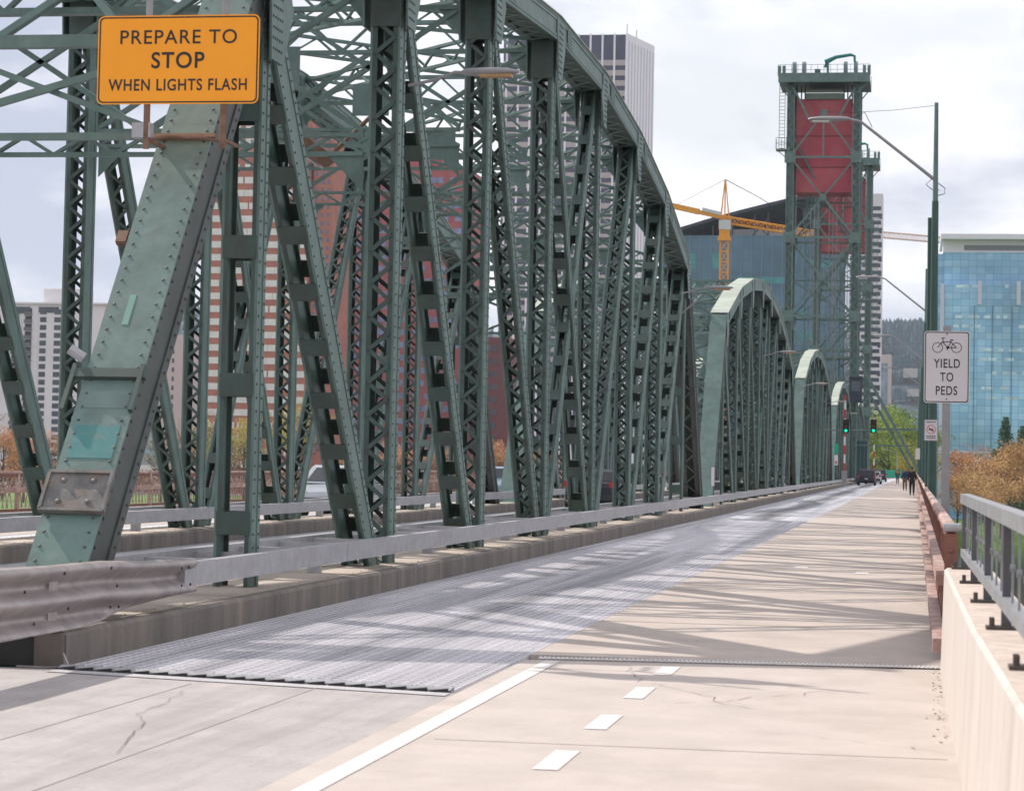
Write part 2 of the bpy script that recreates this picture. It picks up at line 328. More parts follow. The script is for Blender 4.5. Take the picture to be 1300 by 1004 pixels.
# small worn paint marks further along the path
crk = MB()
for (x, y, dx, dy, n_) in ((-2.2, 18.6, .09, -.16, 22), (-.4, 17.4, -.10, -.10, 18), (-4.9, 15.6, .05, -.22, 20), (-3.9, 14.9, -.13, -.05, 14), (-1.3, 14.6, .11, -.08, 16)):
    for i in range(n_):
        nx_ = x + dx * rnd.uniform(-.2, 1.6); ny_ = y + dy * rnd.uniform(.2, 1.6); w_ = rnd.uniform(.0015, .004)
        crk.add([(x - w_, y, .0075), (x + w_, y, .0075), (nx_ + w_, ny_, .0075), (nx_ - w_, ny_, .0075)], [(0, 1, 2, 3)]); x, y = nx_, ny_
struct('pavement_cracks', crk, mat('dark_crack', (.16, .14, .13), rough=.95))  # cracks drawn as thin dark strips
for (x, y) in ((-1.9, 38), (-.9, 36.5), (-1.8, 62), (-.7, 90)):
    struct('worn_paint_mark', MB().add([(x, y, .009), (x + .25, y, .009), (x + .2, y + .7, .009), (x + .04, y + .6, .009)], [(0, 1, 2, 3)]), WHITEP)
dj = MB()
for k in range(60): dj.add([(-3.13, 24 + 6.5 * k, .0085), (.22, 24 + 6.5 * k, .0085), (.22, 24.03 + 6.5 * k, .0085), (-3.13, 24.03 + 6.5 * k, .0085)], [(0, 1, 2, 3)])
struct('sidewalk_slab_joints', dj, mat('joint_sealant', (.13, .11, .10), rough=.9))
# tooled lines of the approach slab
tl = MB()
for k in (3, 7): tl.box(-2.7, .2, 17.9 - k * 1.5 - .006, 17.9 - k * 1.5 + .006, -.01, .0055)
for x in (-4.1, -5.0): tl.box(x - .006, x + .006, -8, 16.1, -.01, .0035)
struct('approach_slab_joints', tl, mat('slab_joint_line', (.38, .335, .31), rough=.9))

def median(x0, x1, sgn):
    # concrete kerb face on the lane side and the inner side, sheet-steel walkway on top
    m = MB()
    for (a, b) in ((x0, x0 + .20), (x1 - .20, x1)):
        y = 17.05 if (b == x1 or sgn < 0) else 17.2
        k = 0
        while y < YE - 5:
            y1 = min(y + 6.1, YE - 5)
            ch = .03
            m.prism([(a, -.02), (b, -.02), (b, .26 - ch), (b - ch, .26), (a + ch, .26), (a, .26 - ch)], y + .008, y1 - .008, axis=1); y = y1; k += 1
    return m
struct('truss_kerb', median(-7.5, -6.28, 1), CONC)
struct('far_truss_kerb', median(-14.05, -12.85, -1), CONC)
def sheets(xa, xb):
    s = MB(); y = 18.7
    while y < YE - 6:
        s.box(xa, xb, y + .01, y + 3.2, .235, .268)
        for i in range(8):
            for x in (xa + .03, xb - .03): s.dome((x, y + .2 + i * .4, .268), (0, 0, 1), .014, .012)
        y += 3.25
    return s
struct('median_walkway_sheets', sheets(-7.36, -6.42), SHEET)
struct('far_median_walkway_sheets', sheets(-13.9, -13.0), SHEET)

# piers
def pier(y, label):
    t = thing('bridge_pier', label, 'pier', (-10.2, y, -13), group='concrete piers under the bridge')
    for s in (-1, 1): MB().tube([(s * 3.4, 0, 0), (s * 3.4, 0, 9.7)], [1.7, 1.4], 20).build('column', CONC, t)
    MB().box(-6.2, 6.2, -1.3, 1.3, 9.7, 11.05).build('cap', CONC, t)
for i, y in enumerate((76.3, 136.2, 196.1, 257.5, 326.5)):
    pier(y, ['concrete pier under the gap behind the nearest truss span', 'concrete pier below the end of the second truss span', 'concrete pier below the end of the third truss span', 'concrete pier carrying the nearer red lift tower', 'concrete pier carrying the farther red lift tower'][i])

# ------------------------------------------------------------------ truss members
def channels(mb, p, q, W, D, t=.02, fl=.065):
    """two webs parallel to the truss plane plus four inward flanges"""
    p = V(p); q = V(q); a = (q - p).normalized(); n = a.cross(V((1, 0, 0))).normalized(); X = V((1, 0, 0))
    for s in (-1, 1):
        mb.cur = 0
        mb.bar(p + X * s * (W / 2 - t / 2), q + X * s * (W / 2 - t / 2), t, D)
        for d in (-1, 1):
            mb.cur = 1
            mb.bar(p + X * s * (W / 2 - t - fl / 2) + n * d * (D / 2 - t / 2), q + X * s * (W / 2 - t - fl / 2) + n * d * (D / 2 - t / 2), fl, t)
            mb.cur = 0
            mb.bar(p + X * s * (W / 2 + .005) + n * d * (D / 2 - .045), q + X * s * (W / 2 + .005) + n * d * (D / 2 - .045), .01, .09)
    mb.cur = 1
    return a, n, X
def lace(mb, p, q, W, D, a, n, X, pitch=.215, bw=.055, rv=False):
    L = (V(q) - V(p)).length; p = V(p)
    for d in (-1, 1):
        k = 0; s = .12 if d < 0 else .12 + pitch / 2; side = 1
        while s + pitch < L - .1:
            p0 = p + a * s + X * side * (W / 2 - .06) + n * d * (D / 2 + .008 + .009 * (k % 2))
            p1 = p + a * (s + pitch) - X * side * (W / 2 - .06) + n * d * (D / 2 + .008 + .009 * (k % 2))
            mb.bar(p0, p1, .012, bw, side=n)
            if rv: mb.dome(p0 + n * d * .008, n * d, .017, .013)
            s += pitch; side = -side; k += 1
def battens(mb, p, q, W, D, a, n, X, pitch=.78, bl=.24):
    L = (V(q) - V(p)).length; p = V(p); s = .25
    while s < L - .2:
        for d in (-1, 1):
            c = p + a * s + n * d * (D / 2 + .008); mb.bar(c - a * bl / 2, c + a * bl / 2, W - .03, .014)
        s += pitch
def rivet_side(mb, p, q, W, D, a, n, X, step=.14):
    L = (V(q) - V(p)).length; p = V(p); s = .3
    while s < L - .2:
        for d in (-1, 1): mb.dome(p + a * s + X * (W / 2 + .012) + n * d * (D / 2 - .05), X, .016, .012)
        s += step
def member(p, q, W, D, style, pitch=None, rv=False, endplates=True):
    mb = MB(); a, n, X = channels(mb, p, q, W, D, fl=.045 if style == 'batten' else .065)
    if style == 'lace': lace(mb, p, q, W, D, a, n, X, pitch or .215, rv=rv)
    elif style == 'batten': battens(mb, p, q, W, D, a, n, X, pitch or .78)
    elif style == 'box':
        for d in (-1, 1): mb.bar(V(p) + n * d * (D / 2 + .008), V(q) + n * d * (D / 2 + .008), W + .02, .014)
    if rv: rivet_side(mb, p, q, W, D, a, n, X)
    return mb
PAN = 6.5; XN = -6.88; XF = -13.45; ZB = -.75
def build_span(name, label, heights, y0, near, group):
    """origin at the first lower node line; x measured from world 0"""
    T = thing(name, label, 'bridge truss', (0, y0, 0), group=group)
    nV = 8
    P = lambda k, z: (PAN * k, z)
    tops = {k: heights[k - 1] for k in range(1, 9)}
    for X0 in (XN, XF):
        hi = near and X0 == XN
        def pt(k, z): return V((X0, PAN * k, z))
        # end posts: riveted box with cover plate, open lacing under
        for (ka, kb, kt) in ((0, 1, 'a'), (9, 8, 'b')):
            xo = -.035 if ka == 0 and near else 0
            p = pt(ka, ZB) + V((xo, .62 if ka == 0 else 0, 0)); qd = V((X0 + xo, PAN * kb, tops[kb])); mb = MB(); a = (qd - p).normalized(); n = a.cross(V((1, 0, 0))).normalized()
            if n[2] < 0: n = -n
            W = .46 if ka == 0 and near else .52; D = .52; X = V((1, 0, 0))
            mb.cur = 1
            for s in (-1, 1):
                mb.bar(p + X * s * (W / 2 - .015), qd + X * s * (W / 2 - .015), .03, D)
                for d in (-1, 1): mb.bar(p + X * s * (W / 2 + .008) + n * d * (D / 2 - .065), qd + X * s * (W / 2 + .008) + n * d * (D / 2 - .065), .016, .13)
                mb.bar(p + X * s * (W / 2 - .08) - n * (D / 2 - .01), qd + X * s * (W / 2 - .08) - n * (D / 2 - .01), .13, .02)
            mb.cur = 0
            mb.bar(p + n * (D / 2 + .01), qd + n * (D / 2 + .01), W + .06, .02)          # cover plate
            mb.cur = 1
            Lm = (qd - p).length; s = .1; k = 0
            while s < Lm - .4:                                                           # lacing below
                sd = 1 if k % 2 else -1
                mb.bar(p + a * s + X * sd * (W / 2 - .08) - n * (D / 2 + .01), p + a * (s + .4) - X * sd * (W / 2 - .08) - n * (D / 2 + .01), .012, .06, side=n); s += .4; k += 1
            if hi or near:
                s = .3
                while s < Lm - .1:
                    for sd in (-1, 1):
                        mb.dome(p + a * s + X * sd * (W / 2 - .035) + n * (D / 2 + .02), n, .017, .009)
                        mb.dome(p + a * (s + .06) + X * (W / 2 + .016) + n * sd * (D / 2 - .06), X, .02, .016)
                    s += .15
            e = mb.build('end_post', STEEL, T, mats=[ENDSIDE])
            if hi and ka == 0:
                def onpost(zc, ln, w, th, m, nm, off=0, par=e):
                    s = (zc - p[2]) / a[2]; b = MB(); c = p + a * s + n * (D / 2 + .02 + th / 2) + X * off; b.bar(c - a * ln / 2, c + a * ln / 2, w, th); return b, c, nm, m
                b, c, nm, m = onpost(1.08, .38, .52, .05, PLATE, 'bearing_plate')
                for i in (-1, 1):
                    for j in (-1, 1): b.dome(c + a * .10 * i * 1.1 + X * .13 * j + n * .025, n, .028, .025)
                for i in (-1, 1): b.bar(c + a * .20 * i - X * .28 + n * .02, c + a * .20 * i + X * .28 + n * .02, .03, .05, side=a)
                for i in (-1, 1): b.bar(c - a * .2 + X * .275 * i + n * .02, c + a * .2 + X * .275 * i + n * .02, .03, .05)
                b.build(nm, m, e)
                b, c, nm, m = onpost(1.53, .36, .40, .004, TEAL, 'teal_paint_patch'); b.build(nm, m, e)
                b, c, nm, m = onpost(1.90, .20, .42, .0035, MINT, 'paint_patch'); b.build('faded_paint_patch', mat('faded_patch', (.14, .20, .185), rough=.6), e)
                b, c, nm, m = onpost(2.72, .36, .06, .004, MINT, 'mint_paint_mark', off=-.04); b.build(nm, m, e)
                b, c, nm, m = onpost(2.11, .10, .66, .05, STEEL_D, 'sign_strap', off=-.02)
                for off in (-.36, .26):
                    s0 = (2.11 - p[2]) / a[2]; c0 = p + a * s0 + X * off + n * (D / 2 + .05); b.bar(c0 + a * .1, c0 - a * .42, .04, .05)
                b.build(nm, STEEL_D, e)
                b = MB(); c0 = p + a * ((2.28 - p[2]) / a[2]) - X * .33 + n * (D / 2); b.tube([c0, c0 - X * .12 + n * .05 + V((0, 0, .05))], .05, 10); b.build('bracket_stub', GALV, e)
                b = MB(); c0 = p + a * ((3.45 - p[2]) / a[2]) - X * .33 + n * (D / 2 - .02); b.bar(c0 - a * .07, c0 + a * .07, .10, .06); b.build('rusty_lug', RUST, e)
                b, c, nm, m = onpost(4.45, .05, .62, .05, RUST, 'rusty_sign_strap'); b.build(nm, m, e)
        # verticals
        for k in range(1, 9):
            st = 'batten' if k in (1, 8) else 'lace'
            D = .30 if k in (1, 8) else .36
            mb = member(pt(k, ZB), pt(k, tops[k] - .1), .38, D, st, pitch=(1.42 if st == 'batten' else (.215 if near else .26)), rv=near and X0 == XN and k < 6)
            ln = MB()
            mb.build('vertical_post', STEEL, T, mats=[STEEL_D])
        # diagonals
        dg = [(1, 2, 'batten', .44), (2, 3, 'batten', .36), (3, 4, 'lace', .32), (4, 5, 'batten', .26), (5, 4, 'batten', .26), (6, 5, 'lace', .32), (7, 6, 'batten', .34), (8, 7, 'batten', .42)]
        for (kt, kb, st, D) in dg:
            W = .345 if D < .3 else .34
            if (kt, kb) == (5, 4): W = .24
            mb = member(pt(kb, ZB), pt(kt, tops[kt] - .05), W, D, st, pitch=(.80 if st == 'batten' else (.23 if near else .28)), rv=near and X0 == XN and kt < 4)
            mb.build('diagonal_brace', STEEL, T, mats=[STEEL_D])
        # top chord: box of two webs with a cover plate
        ch = MB(); W = .56; X = V((1, 0, 0))
        for k in range(1, 8):
            p = pt(k, tops[k]); q_ = pt(k + 1, tops[k + 1]); a = (q_ - p).normalized(); n = a.cross(X); n = n if n[2] > 0 else -n; D = .46
            p2 = p - a * .02; q2 = q_ + a * .02
            for s in (-1, 1):
                ch.bar(p2 + X * s * (W / 2 - .015), q2 + X * s * (W / 2 - .015), .03, D)
                for d in (-1, 1): ch.bar(p2 + X * s * (W / 2 + .008) + n * d * (D / 2 - .055), q2 + X * s * (W / 2 + .008) + n * d * (D / 2 - .055), .016, .11)
                ch.cur = 1; ch.bar(p2 + X * s * (W / 2 - .08) - n * (D / 2 - .01), q2 + X * s * (W / 2 - .08) - n * (D / 2 - .01), .12, .02); ch.cur = 0
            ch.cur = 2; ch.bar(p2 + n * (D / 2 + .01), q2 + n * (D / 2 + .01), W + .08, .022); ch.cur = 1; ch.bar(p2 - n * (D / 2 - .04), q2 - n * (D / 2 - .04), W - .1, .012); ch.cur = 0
            s = .2; kk = 0; Lm = (q_ - p).length
            while s < Lm - .45:
                sd = 1 if kk % 2 else -1
                ch.bar(p + a * s + X * sd * (W / 2 - .08) - n * (D / 2 + .01), p + a * (s + .42) - X * sd * (W / 2 - .08) - n * (D / 2 + .01), .012, .06, side=n); s += .42; kk += 1
            if near and X0 == XN and k < 7:
                s = .1
                while s < Lm:
                    for d in (-1, 1): ch.dome(p + a * s + X * (W / 2 + .016) + n * d * (D / 2 - .05), X, .018, .014)
                    s += .14
            for d in (-1, 1):                                                          # splice plates with rivet rows
                cpl = p + a * (.9 + .3 * d); 
            ch.bar(p + a * .9 + X * (W / 2 + .02), p + a * 1.5 + X * (W / 2 + .02), .014, D - .12)
            if near and X0 == XN:
                for i in range(5):
                    for j in range(-2, 3): ch.dome(p + a * (.95 + i * .12) + X * (W / 2 + .027) + n * j * .065, X, .016, .014)
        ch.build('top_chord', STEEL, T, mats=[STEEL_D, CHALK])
        # walkway-like step cleats on the crown
        bc = MB(); bc.bar(pt(0, ZB), pt(9, ZB), .42, .5); bc.build('bottom_chord', STEEL_D, T)
        # gusset plates at the top nodes
        for k in range(1, 9):
            z = tops[k]; c = pt(k, z); g = MB()
            sgn = 1 if k <= 4 else -1
            poly = [(-.42, .16), (.48, .16), (.48, -.10), (.62 * (1 if sgn > 0 else .4), -.32), (.26, -.95), (-.20, -.95), (-.62 * (.4 if sgn > 0 else 1), -.32), (-.42, -.10)]
            for s in (-1, 1):
                x0 = X0 + s * .281; x1 = X0 + s * .305
                g.prism([(PAN * k + u, z + v) for u, v in poly], min(x0, x1) , max(x0, x1), axis=0)
            g.cur = 1
            if near and X0 == XN:
                for i in range(-2, 4):
                    for j in range(9):
                        yy = PAN * k + i * .085 * (1 if j % 2 else .9); zz = z + .05 - j * .11
                        if abs(i) * .1 < .3 - .0 * j or j < 3: g.dome((X0 + .305, yy, zz), (1, 0, 0), .017, .014)
            # end diaphragm closing the top of the post, facing along the bridge
            for d in (-1, 1): g.box(X0 - .19, X0 + .19, PAN * k + d * .2 - .01, PAN * k + d * .2 + .01, z - .95, z - .24)
            g.build('gusset_plate', STEEL, T, mats=[STEEL_D])
    # ---- bracing between the trusses
    xa = XN - .3; xb = XF + .3
    def lat_beam(mb, p, q, h, ch=.10, nweb=10, perp=None):
        """two-chord laced beam from p to q, depth h measured downwards (or along perp)"""
        p = V(p); q = V(q); d = V(perp) if perp else V((0, 0, -1))
        for o in (0, 1):
            mb.bar(p + d * h * o, q + d * h * o, ch * 1.4, ch * .7, side=(0, 1, 0))
        for i in range(nweb):
            t0 = i / nweb; t1 = (i + 1) / nweb; a = 0 if i % 2 else 1
            mb.bar(p.lerp(q, t0) + d * h * a, p.lerp(q, t1) + d * h * (1 - a), .07, .045, side=(0, 1, 0))
    for k in range(1, 9):
        z = tops[k]; y = PAN * k; m = MB()
        lat_beam(m, (xa, y, z + .15), (xb, y, z + .15), .55)
        clear = 5.0
        zl = max(clear, z - 2.6) if 1 < k < 8 else None
        if zl:
            lat_beam(m, (xa, y, zl + .25), (xb, y, zl + .25), .25, .08, 14)
            xm = (xa + xb) / 2
            for (x0, z0, x1, z1) in ((xa, z - .4, xm, zl + .3), (xm, zl + .3, xb, z - .4), (xa, zl + .3, xm, z - .4), (xm, z - .4, xb, zl + .3)):
                m.bar((x0, y, z0), (x1, y, z1), .10, .07, side=(0, 1, 0))
            for s, xx in ((-1, xa), (1, xb)):
                m.prism([(xx, zl), (xx - .5 * (1 if xx == xa else -1), zl), (xx, zl - .5)], y - .015, y + .015, axis=1)
                m.prism([(xx, z - .4), (xx + (-.4 if xx == xa else .4), z - .4), (xx, z - .9)], y - .012, y + .012, axis=1)
            m.box(xm - .35, xm + .35, y - .012, y + .012, (z + zl) / 2 - .30, (z + zl) / 2 + .30) if z - zl > 2 else None
        m.build('sway_frame', STEEL, T)
    for k in range(1, 8):                                   # laced X bracing in the plane of the top chord
        for (x0, x1) in ((xa, xb), (xb, xa)):
            oz = .1 if x0 == xa else .165; p = V((x0, PAN * k, tops[k] + oz)); q_ = V((x1, PAN * (k + 1), tops[k + 1] + oz)); m = MB()
            dn = V((0, 0, -.38 if x0 == xa else -.34))
            for o in (0, 1): m.bar(p + dn * o, q_ + dn * o, .10, .055, side=(q_ - p).cross(dn))
            nw = 16
            for i in range(nw):
                a_ = i % 2; m.bar(p.lerp(q_, i / nw) + dn * a_, p.lerp(q_, (i + 1) / nw) + dn * (1 - a_), .045, .035, side=(q_ - p).cross(dn))
            m.build('lateral_brace', STEEL, T)
    for (ka, kb) in ((0, 1), (9, 8)):                       # portals lie in the plane of the end posts
        m = MB(); sg = 1 if ka == 0 else -1
        def pp(x, z):
            s = (z - ZB) / (tops[kb] - ZB); return V((x, PAN * (ka + (kb - ka) * s) + (.62 * (1 - s) if ka == 0 else 0), z))
        zt = tops[kb] - .10; z1 = zt - .74; z2 = z1 - 1.10
        per = (pp(0, z1) - pp(0, zt)).normalized()
        m.bar(pp(xa, zt), pp(xb, zt), .20, .14, side=(0, 1, 0)); m.bar(pp(xa, z1), pp(xb, z1), .12, .13, side=(0, 1, 0))
        nw = 8
        for i in range(nw):
            t0 = i / nw; t1 = (i + 1) / nw; A = zt if i % 2 == 0 else z1; B = z1 if i % 2 == 0 else zt
            m.bar(pp(xa + (xb - xa) * t0, A), pp(xa + (xb - xa) * t1, B), .10, .07, side=(0, 1, 0))
        m.bar(pp(xa, z2), pp(xb, z2), .08, .07, side=(0, 1, 0))
        for (x0, x1) in ((xa, xb), (xb, xa)):
            m.bar(pp(x0, z1 - .05) - V((0, .02 if x0 == xa else -.01, 0)), pp(x1 * .5 + x0 * .5, z2) - V((0, .02 if x0 == xa else -.01, 0)), .07, .07, side=(0, 1, 0)); m.bar(pp(x0, z2) + V((0, .09, 0)), pp(x1 * .5 + x0 * .5, z1) + V((0, .09, 0)), .06, .06, side=(0, 1, 0))
        for xx, s in ((xa, -1), (xb, 1)):
            pts = [(xx, z1), (xx + s * .95, z1), (xx + s * .5, z1 - .2), (xx + s * .2, z1 - .55), (xx, z1 - 1.0)]
            o = [pp(*c) for c in pts]; o2 = [c + V((0, .02, 0)) for c in o]; nn_ = len(o)
            m.add(o + o2, [tuple(range(nn_)), tuple(range(nn_, 2 * nn_))[::-1]] + [(i, (i + 1) % nn_, nn_ + (i + 1) % nn_, nn_ + i) for i in range(nn_)])
        m.build('portal_frame', STEEL, T)
    return T
H1 = [6.65, 8.2, 9.2, 9.65, 9.7, 9.35, 8.65, 7.45]
H2 = [6.8, 8.2, 9.05, 9.5, 9.5, 9.1, 8.3, 7.0]
span1 = build_span('truss_span', 'nearest green riveted truss span with lattice posts, its sloping end post beside the orange sign', H1, Y0, True, 'green steel truss spans in a row')
span2 = build_span('truss_span', 'second arched green truss span, directly behind the nearest one', H2, 77.1, False, 'green steel truss spans in a row')
dup(span2, (0, 137.2, 0), label='third arched green truss span, right behind the second')
dup(span2, (0, 197.4, 0), label='fourth and smallest arched green truss span, before the lift tower')
dup(span2, (0, 263.4, 0), label='farthest truss span, hanging between the two red lift towers')

# ------------------------------------------------------------------ guardrails
def box_guard(label, xl, xr, y0, y1, mm, jx):
    t = thing('box_beam_guardrail', label, 'guardrail', (0, 0, 0), group='box beam guardrails along the trusses')
    for xx in (xl, xr):
        m = MB(); y = y0
        while y < y1:
            ye = min(y + 6.1, y1); m.box(xx - .06, xx + .06, y + .006, ye - .006, .44, .652); y = ye
        m.build('rail_beam', mm, t)
    cp = MB(); k = 0
    y = Y0 + 1.6
    while y < y1:
        if k < 90: MB().box(xl + .06, xr - .06, y - .045, y + .045, .47, .62).build('cross_piece', mm, t)
        else: cp.box(xl + .06, xr - .06, y - .045, y + .045, .47, .62)
        y += 1.625; k += 1
    tag(cp.build('cross_pieces', mm, t), kind='stuff')
    fr = MB(); y = Y0 + 3.25
    while y < y1:
        MB().box((xl + xr) / 2 - .07, (xl + xr) / 2 + .07, y - .07, y + .07, .26, .47).build('support_post', mm, t); y += 6.5
box_guard('grey box beam guardrail beside the near lane, meeting the curved guardrail end', -7.36, -6.40, 20.15, 400, GALV, 0)
box_guard('grey box beam guardrail round the far truss, across the inner roadway', -13.93, -12.98, 18., 400, GALV, 0)
# thrie-beam transition at the near end
t = thing('corrugated_guardrail', 'weathered corrugated guardrail curving into the box beam at lower left', 'guardrail', (0, 0, 0))
m = MB(); stn = []
for y in [6, 8, 10, 12, 14, 15, 16, 16.8, 17.4, 18, 18.4, 18.9, 19.4, 19.9, 20.3, 20.36]:
    f_ = min(1, max(0, (y - 17.6) / 2.2)); zt = .80 - .105 * max(0, min(1, (y - 15.) / 5.)) + .02 * max(0, 1 - abs(y - 17.9) / 1.2); zb = .27 + .125 * f_
    row = []
    for i in range(41):
        u = i / 40; z = zt + (zb - zt) * u; v = (zt - z) / .50; c_ = .5 + .5 * math.cos(2 * math.pi * (v - .09) / .46)
        row.append((-6.40 + .115 * c_ - (.04 if i == 0 else .015 if i == 1 else 0), y, z))
    stn.append(row)
npr = len(stn[0])
vs = [p for r_ in stn for p in r_]; fs = []
for i in range(len(stn) - 1):
    for j in range(npr - 1): a0 = i * npr + j; fs.append((a0, a0 + 1, a0 + npr + 1, a0 + npr))
m.add(vs, fs); gb = m.build('corrugated_beam', RAILM, t, smooth=True)
sm = gb.modifiers.new('s', 'SOLIDIFY'); sm.thickness = .006; sm.offset = -1
bo = MB()
for (y, z) in [(19.9, .62), (20.1, .62), (19.9, .47), (20.15, .47), (18.05, .70), (18.2, .55), (18.25, .38), (18.05, .39), (17.0, .70), (17.1, .43), (16.2, .6), (16.4, .36)]:
    bo.dome((-6.29, y, z), (1, 0, 0), .016, .014)
bo.build('bolts', BLACK, t)
for y in (17.02, 13.2, 11.3, 9.3): 
    p_ = MB(); p_.box(-6.50, -6.38, y - .09, y + .09, 0.012, .66); p_.box(-6.60, -6.3, y - .14, y + .14, 0.0, .012)
    p_.prism([(-6.38, .012), (-6.38, .3), (-6.24, .012)], y - .012, y + .012, axis=1)
    p_.build('post', RAILM, t)
m = MB(); m.box(-6.5, -6.42, 17.9, 20.3, .42, .66); m.build('backing_channel', RAILM, t)
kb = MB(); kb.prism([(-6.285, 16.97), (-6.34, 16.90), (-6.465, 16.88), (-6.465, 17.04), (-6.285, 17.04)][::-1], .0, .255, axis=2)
struct('kerb_void_shade', MB().box(-6.92, -6.47, 16.9, 17.04, .012, .225), DARK)  # solid black box: the shade inside the hollow kerb is put into its colour
struct('kerb_lip_sheet', MB().box(-7.3, -6.47, 16.86, 18.69, .232, .262), SHEET)
struct('kerb_end_block', kb, mat('brown_end_block', (.12, .10, .09), rough=.9, var=.2))  # dark brown block closing the kerb end

# ------------------------------------------------------------------ right side: parapet, railings
t = thing('parapet_wall', 'cream painted concrete parapet at right under the grey steel railing', 'wall')
pf = [(.225, 19.42), (.235, 16), (.26, 12), (.31, 8), (.37, 4), (.42, -2)]; pb = [(.62, 19.42), (.64, 12), (.7, 4), (.78, -2)]
m = MB(); 
prev = None; vs = []; fs = []
ysn = [19.42, 16, 12, 8, 4, -2]; xb_ = [.62, .63, .65, .68, .72, .78]; xt = [.258, .275, .30, .364, .43, .5]
for i, y in enumerate(ysn):
    vs += [(pf[i][0], y, -.3), (pf[i][0], y, 0), (xt[i] - .012, y, .80), (xt[i] + .01, y, .82), (xb_[i], y, .82), (xb_[i], y, -.3)]
for i in range(5):
    for j in range(6): a0 = i * 6 + j; a1 = i * 6 + (j + 1) % 6; fs.append((a0, a1, a1 + 6, a0 + 6))
fs += [(5, 4, 3, 2, 1, 0), (30, 31, 32, 33, 34, 35)]
m.add(vs, fs); m.build('wall_body', PARA, t)
m = MB(); vs = []; fs = []
for i, y in enumerate(ysn): vs += [(xt[i] + .012, y - .001, .8225), (xb_[i] - .01, y - .001, .8225)]
for i in range(5): fs.append((i * 2, i * 2 + 1, i * 2 + 3, i * 2 + 2))
m.add(vs, fs); m.build('coping', PARAT, t)
RAILG = mat('grey_railing_paint', (.27, .275, .29), rough=.45, metal=.3, var=.2, scale=9)
overlay(RAILG, (.42, .41, .42), 12, .5, .7, amount=.4, seed=3)
t = thing('steel_railing', 'grey painted steel railing bolted on top of the cream parapet', 'railing', group=None)
def rx(y): return .40 + (.12 * max(0, (19.2 - y)) / 15)
m = MB(); ysr = [19.25, 15, 11, 7, 3, -1]
for i in range(5): m.bar((rx(ysr[i]), ysr[i], 1.385), (rx(ysr[i + 1]), ysr[i + 1], 1.385), .075, .075); 
m.build('top_rail', RAILG, t)
m = MB()
for i in range(5): m.bar((rx(ysr[i]), ysr[i], .955), (rx(ysr[i + 1]), ysr[i + 1], .955), .06, .06)
m.build('bottom_rail', RAILG, t)
y = 19.2; k = 0
GALVD = mat('dark_railing_post', (.10, .10, .11), rough=.5, metal=.3, var=.15)
while y > 0:
    p_ = MB(); p_.box(rx(y) - .020, rx(y) + .020, y - .035, y + .035, .985, 1.347); p_.box(rx(y) - .025, rx(y) + .025, y - .03, y + .03, .84, .925)
    o = p_.build('post', GALVD, t)
    b_ = MB(); b_.box(rx(y) - .10, rx(y) + .08, y - .07, y + .07, .8235, .84)
    for dx in (-.07,): 
        for dy in (-.04, .04): b_.tube([(rx(y) + dx, y + dy, .84), (rx(y) + dx, y + dy, .88)], .014, 6)
    b_.build('base_plate', mat('dark_base_plate', (.07, .055, .05), rough=.6, var=.3), o)
    y2 = y - 2.4
    for i in range(1, 4):
        yy = y - 2.4 * i / 4
        MBp = MB(); MBp.bar((rx(yy), yy, .985), (rx(yy), yy, 1.347), .011, .012)
        MBp.tube([(rx(yy) - .012, yy, 1.15), (rx(yy) + .012, yy, 1.15)], .018, 8)
        MBp.build('baluster', RAILG, t)
    y = y2; k += 1

def sidewalk_railing(label, xs, side, y0, y1, lattice):
    """side=+1: rub rails face -x"""
    t = thing('sidewalk_railing', label, 'railing')
    s = side
    m = MB(); m.prism([(xs - .055, 1.105), (xs + .055, 1.105), (xs + .055, 1.14), (xs + .03, 1.165), (xs - .03, 1.165), (xs - .055, 1.14)], y0, y1, axis=1); m.build('handrail', PINK, t)
    m = MB(); m.box(xs - .03, xs + .03, y0, y1, 1.02, 1.098); m.box(xs - .03, xs + .03, y0, y1, .20, .28); m.build('frame_rails', BROWN, t)
    m = MB(); m.box(min(xs - s * .12, xs - s * .035), max(xs - s * .12, xs - s * .035), y0 + .1, y1, .66, .78); m.build('rub_rail', PINK, t)
    m = MB(); m.box(min(xs - s * .14, xs - s * .035), max(xs - s * .14, xs - s * .035), y0 + .15, y1, .10, .22); m.build('toe_rail', PINK, t)
    posts = MB(); pk = MB(); y = y0
    ps = MB()
    while y < y1:
        far = (y - y0) > 90
        (ps if y - y0 > 240 else MB()).box(xs - .04, xs + .04, y, y + .12, -.25, 1.10)
        if y - y0 <= 240:
            q1 = MB().box(xs - .04, xs + .04, y, y + .12, -.25, 1.10)
            if y == y0 and not lattice:
                for i in range(6): q1.dome((xs - .0, y0 - .003, .35 + i * .12), (0, -1, 0), .025, .02)
                q1.box(xs - .055, xs + .055, y0 - .003, y0 + .02, -.1, 1.09)
            q1.build('post', BROWN if not lattice else PINK, t)
        st = .16 if not lattice else .26
        yy = y + .2
        if not far or lattice:
            while yy < y + 3.05:
                if lattice:
                    pk.bar((xs, yy - .17, .30), (xs, yy + .17, 1.02), .012, .035); pk.bar((xs + .013, yy + .17, .30), (xs + .013, yy - .17, 1.02), .012, .035)
                else:
                    pk.bar((xs, yy, .28), (xs, yy, 1.02), .02, .035)
                yy += st
        y += 3.25
    tag(ps.build('far_posts', BROWN if not lattice else PINK, t), kind='stuff'); tag(pk.build('pickets', BROWN if not lattice else PINK, t), kind='stuff')
    if not lattice:
        e_ = MB(); e_.tube([(xs - .065, y0 - .02, 1.14), (xs + .075, y0 - .02, 1.14)], .038, 10); e_.build('end_cap', GALV, t)
    return t
sidewalk_railing('faded pink and brown riveted railing along the right edge of the sidewalk', .305, 1, 19.75, 380, False)
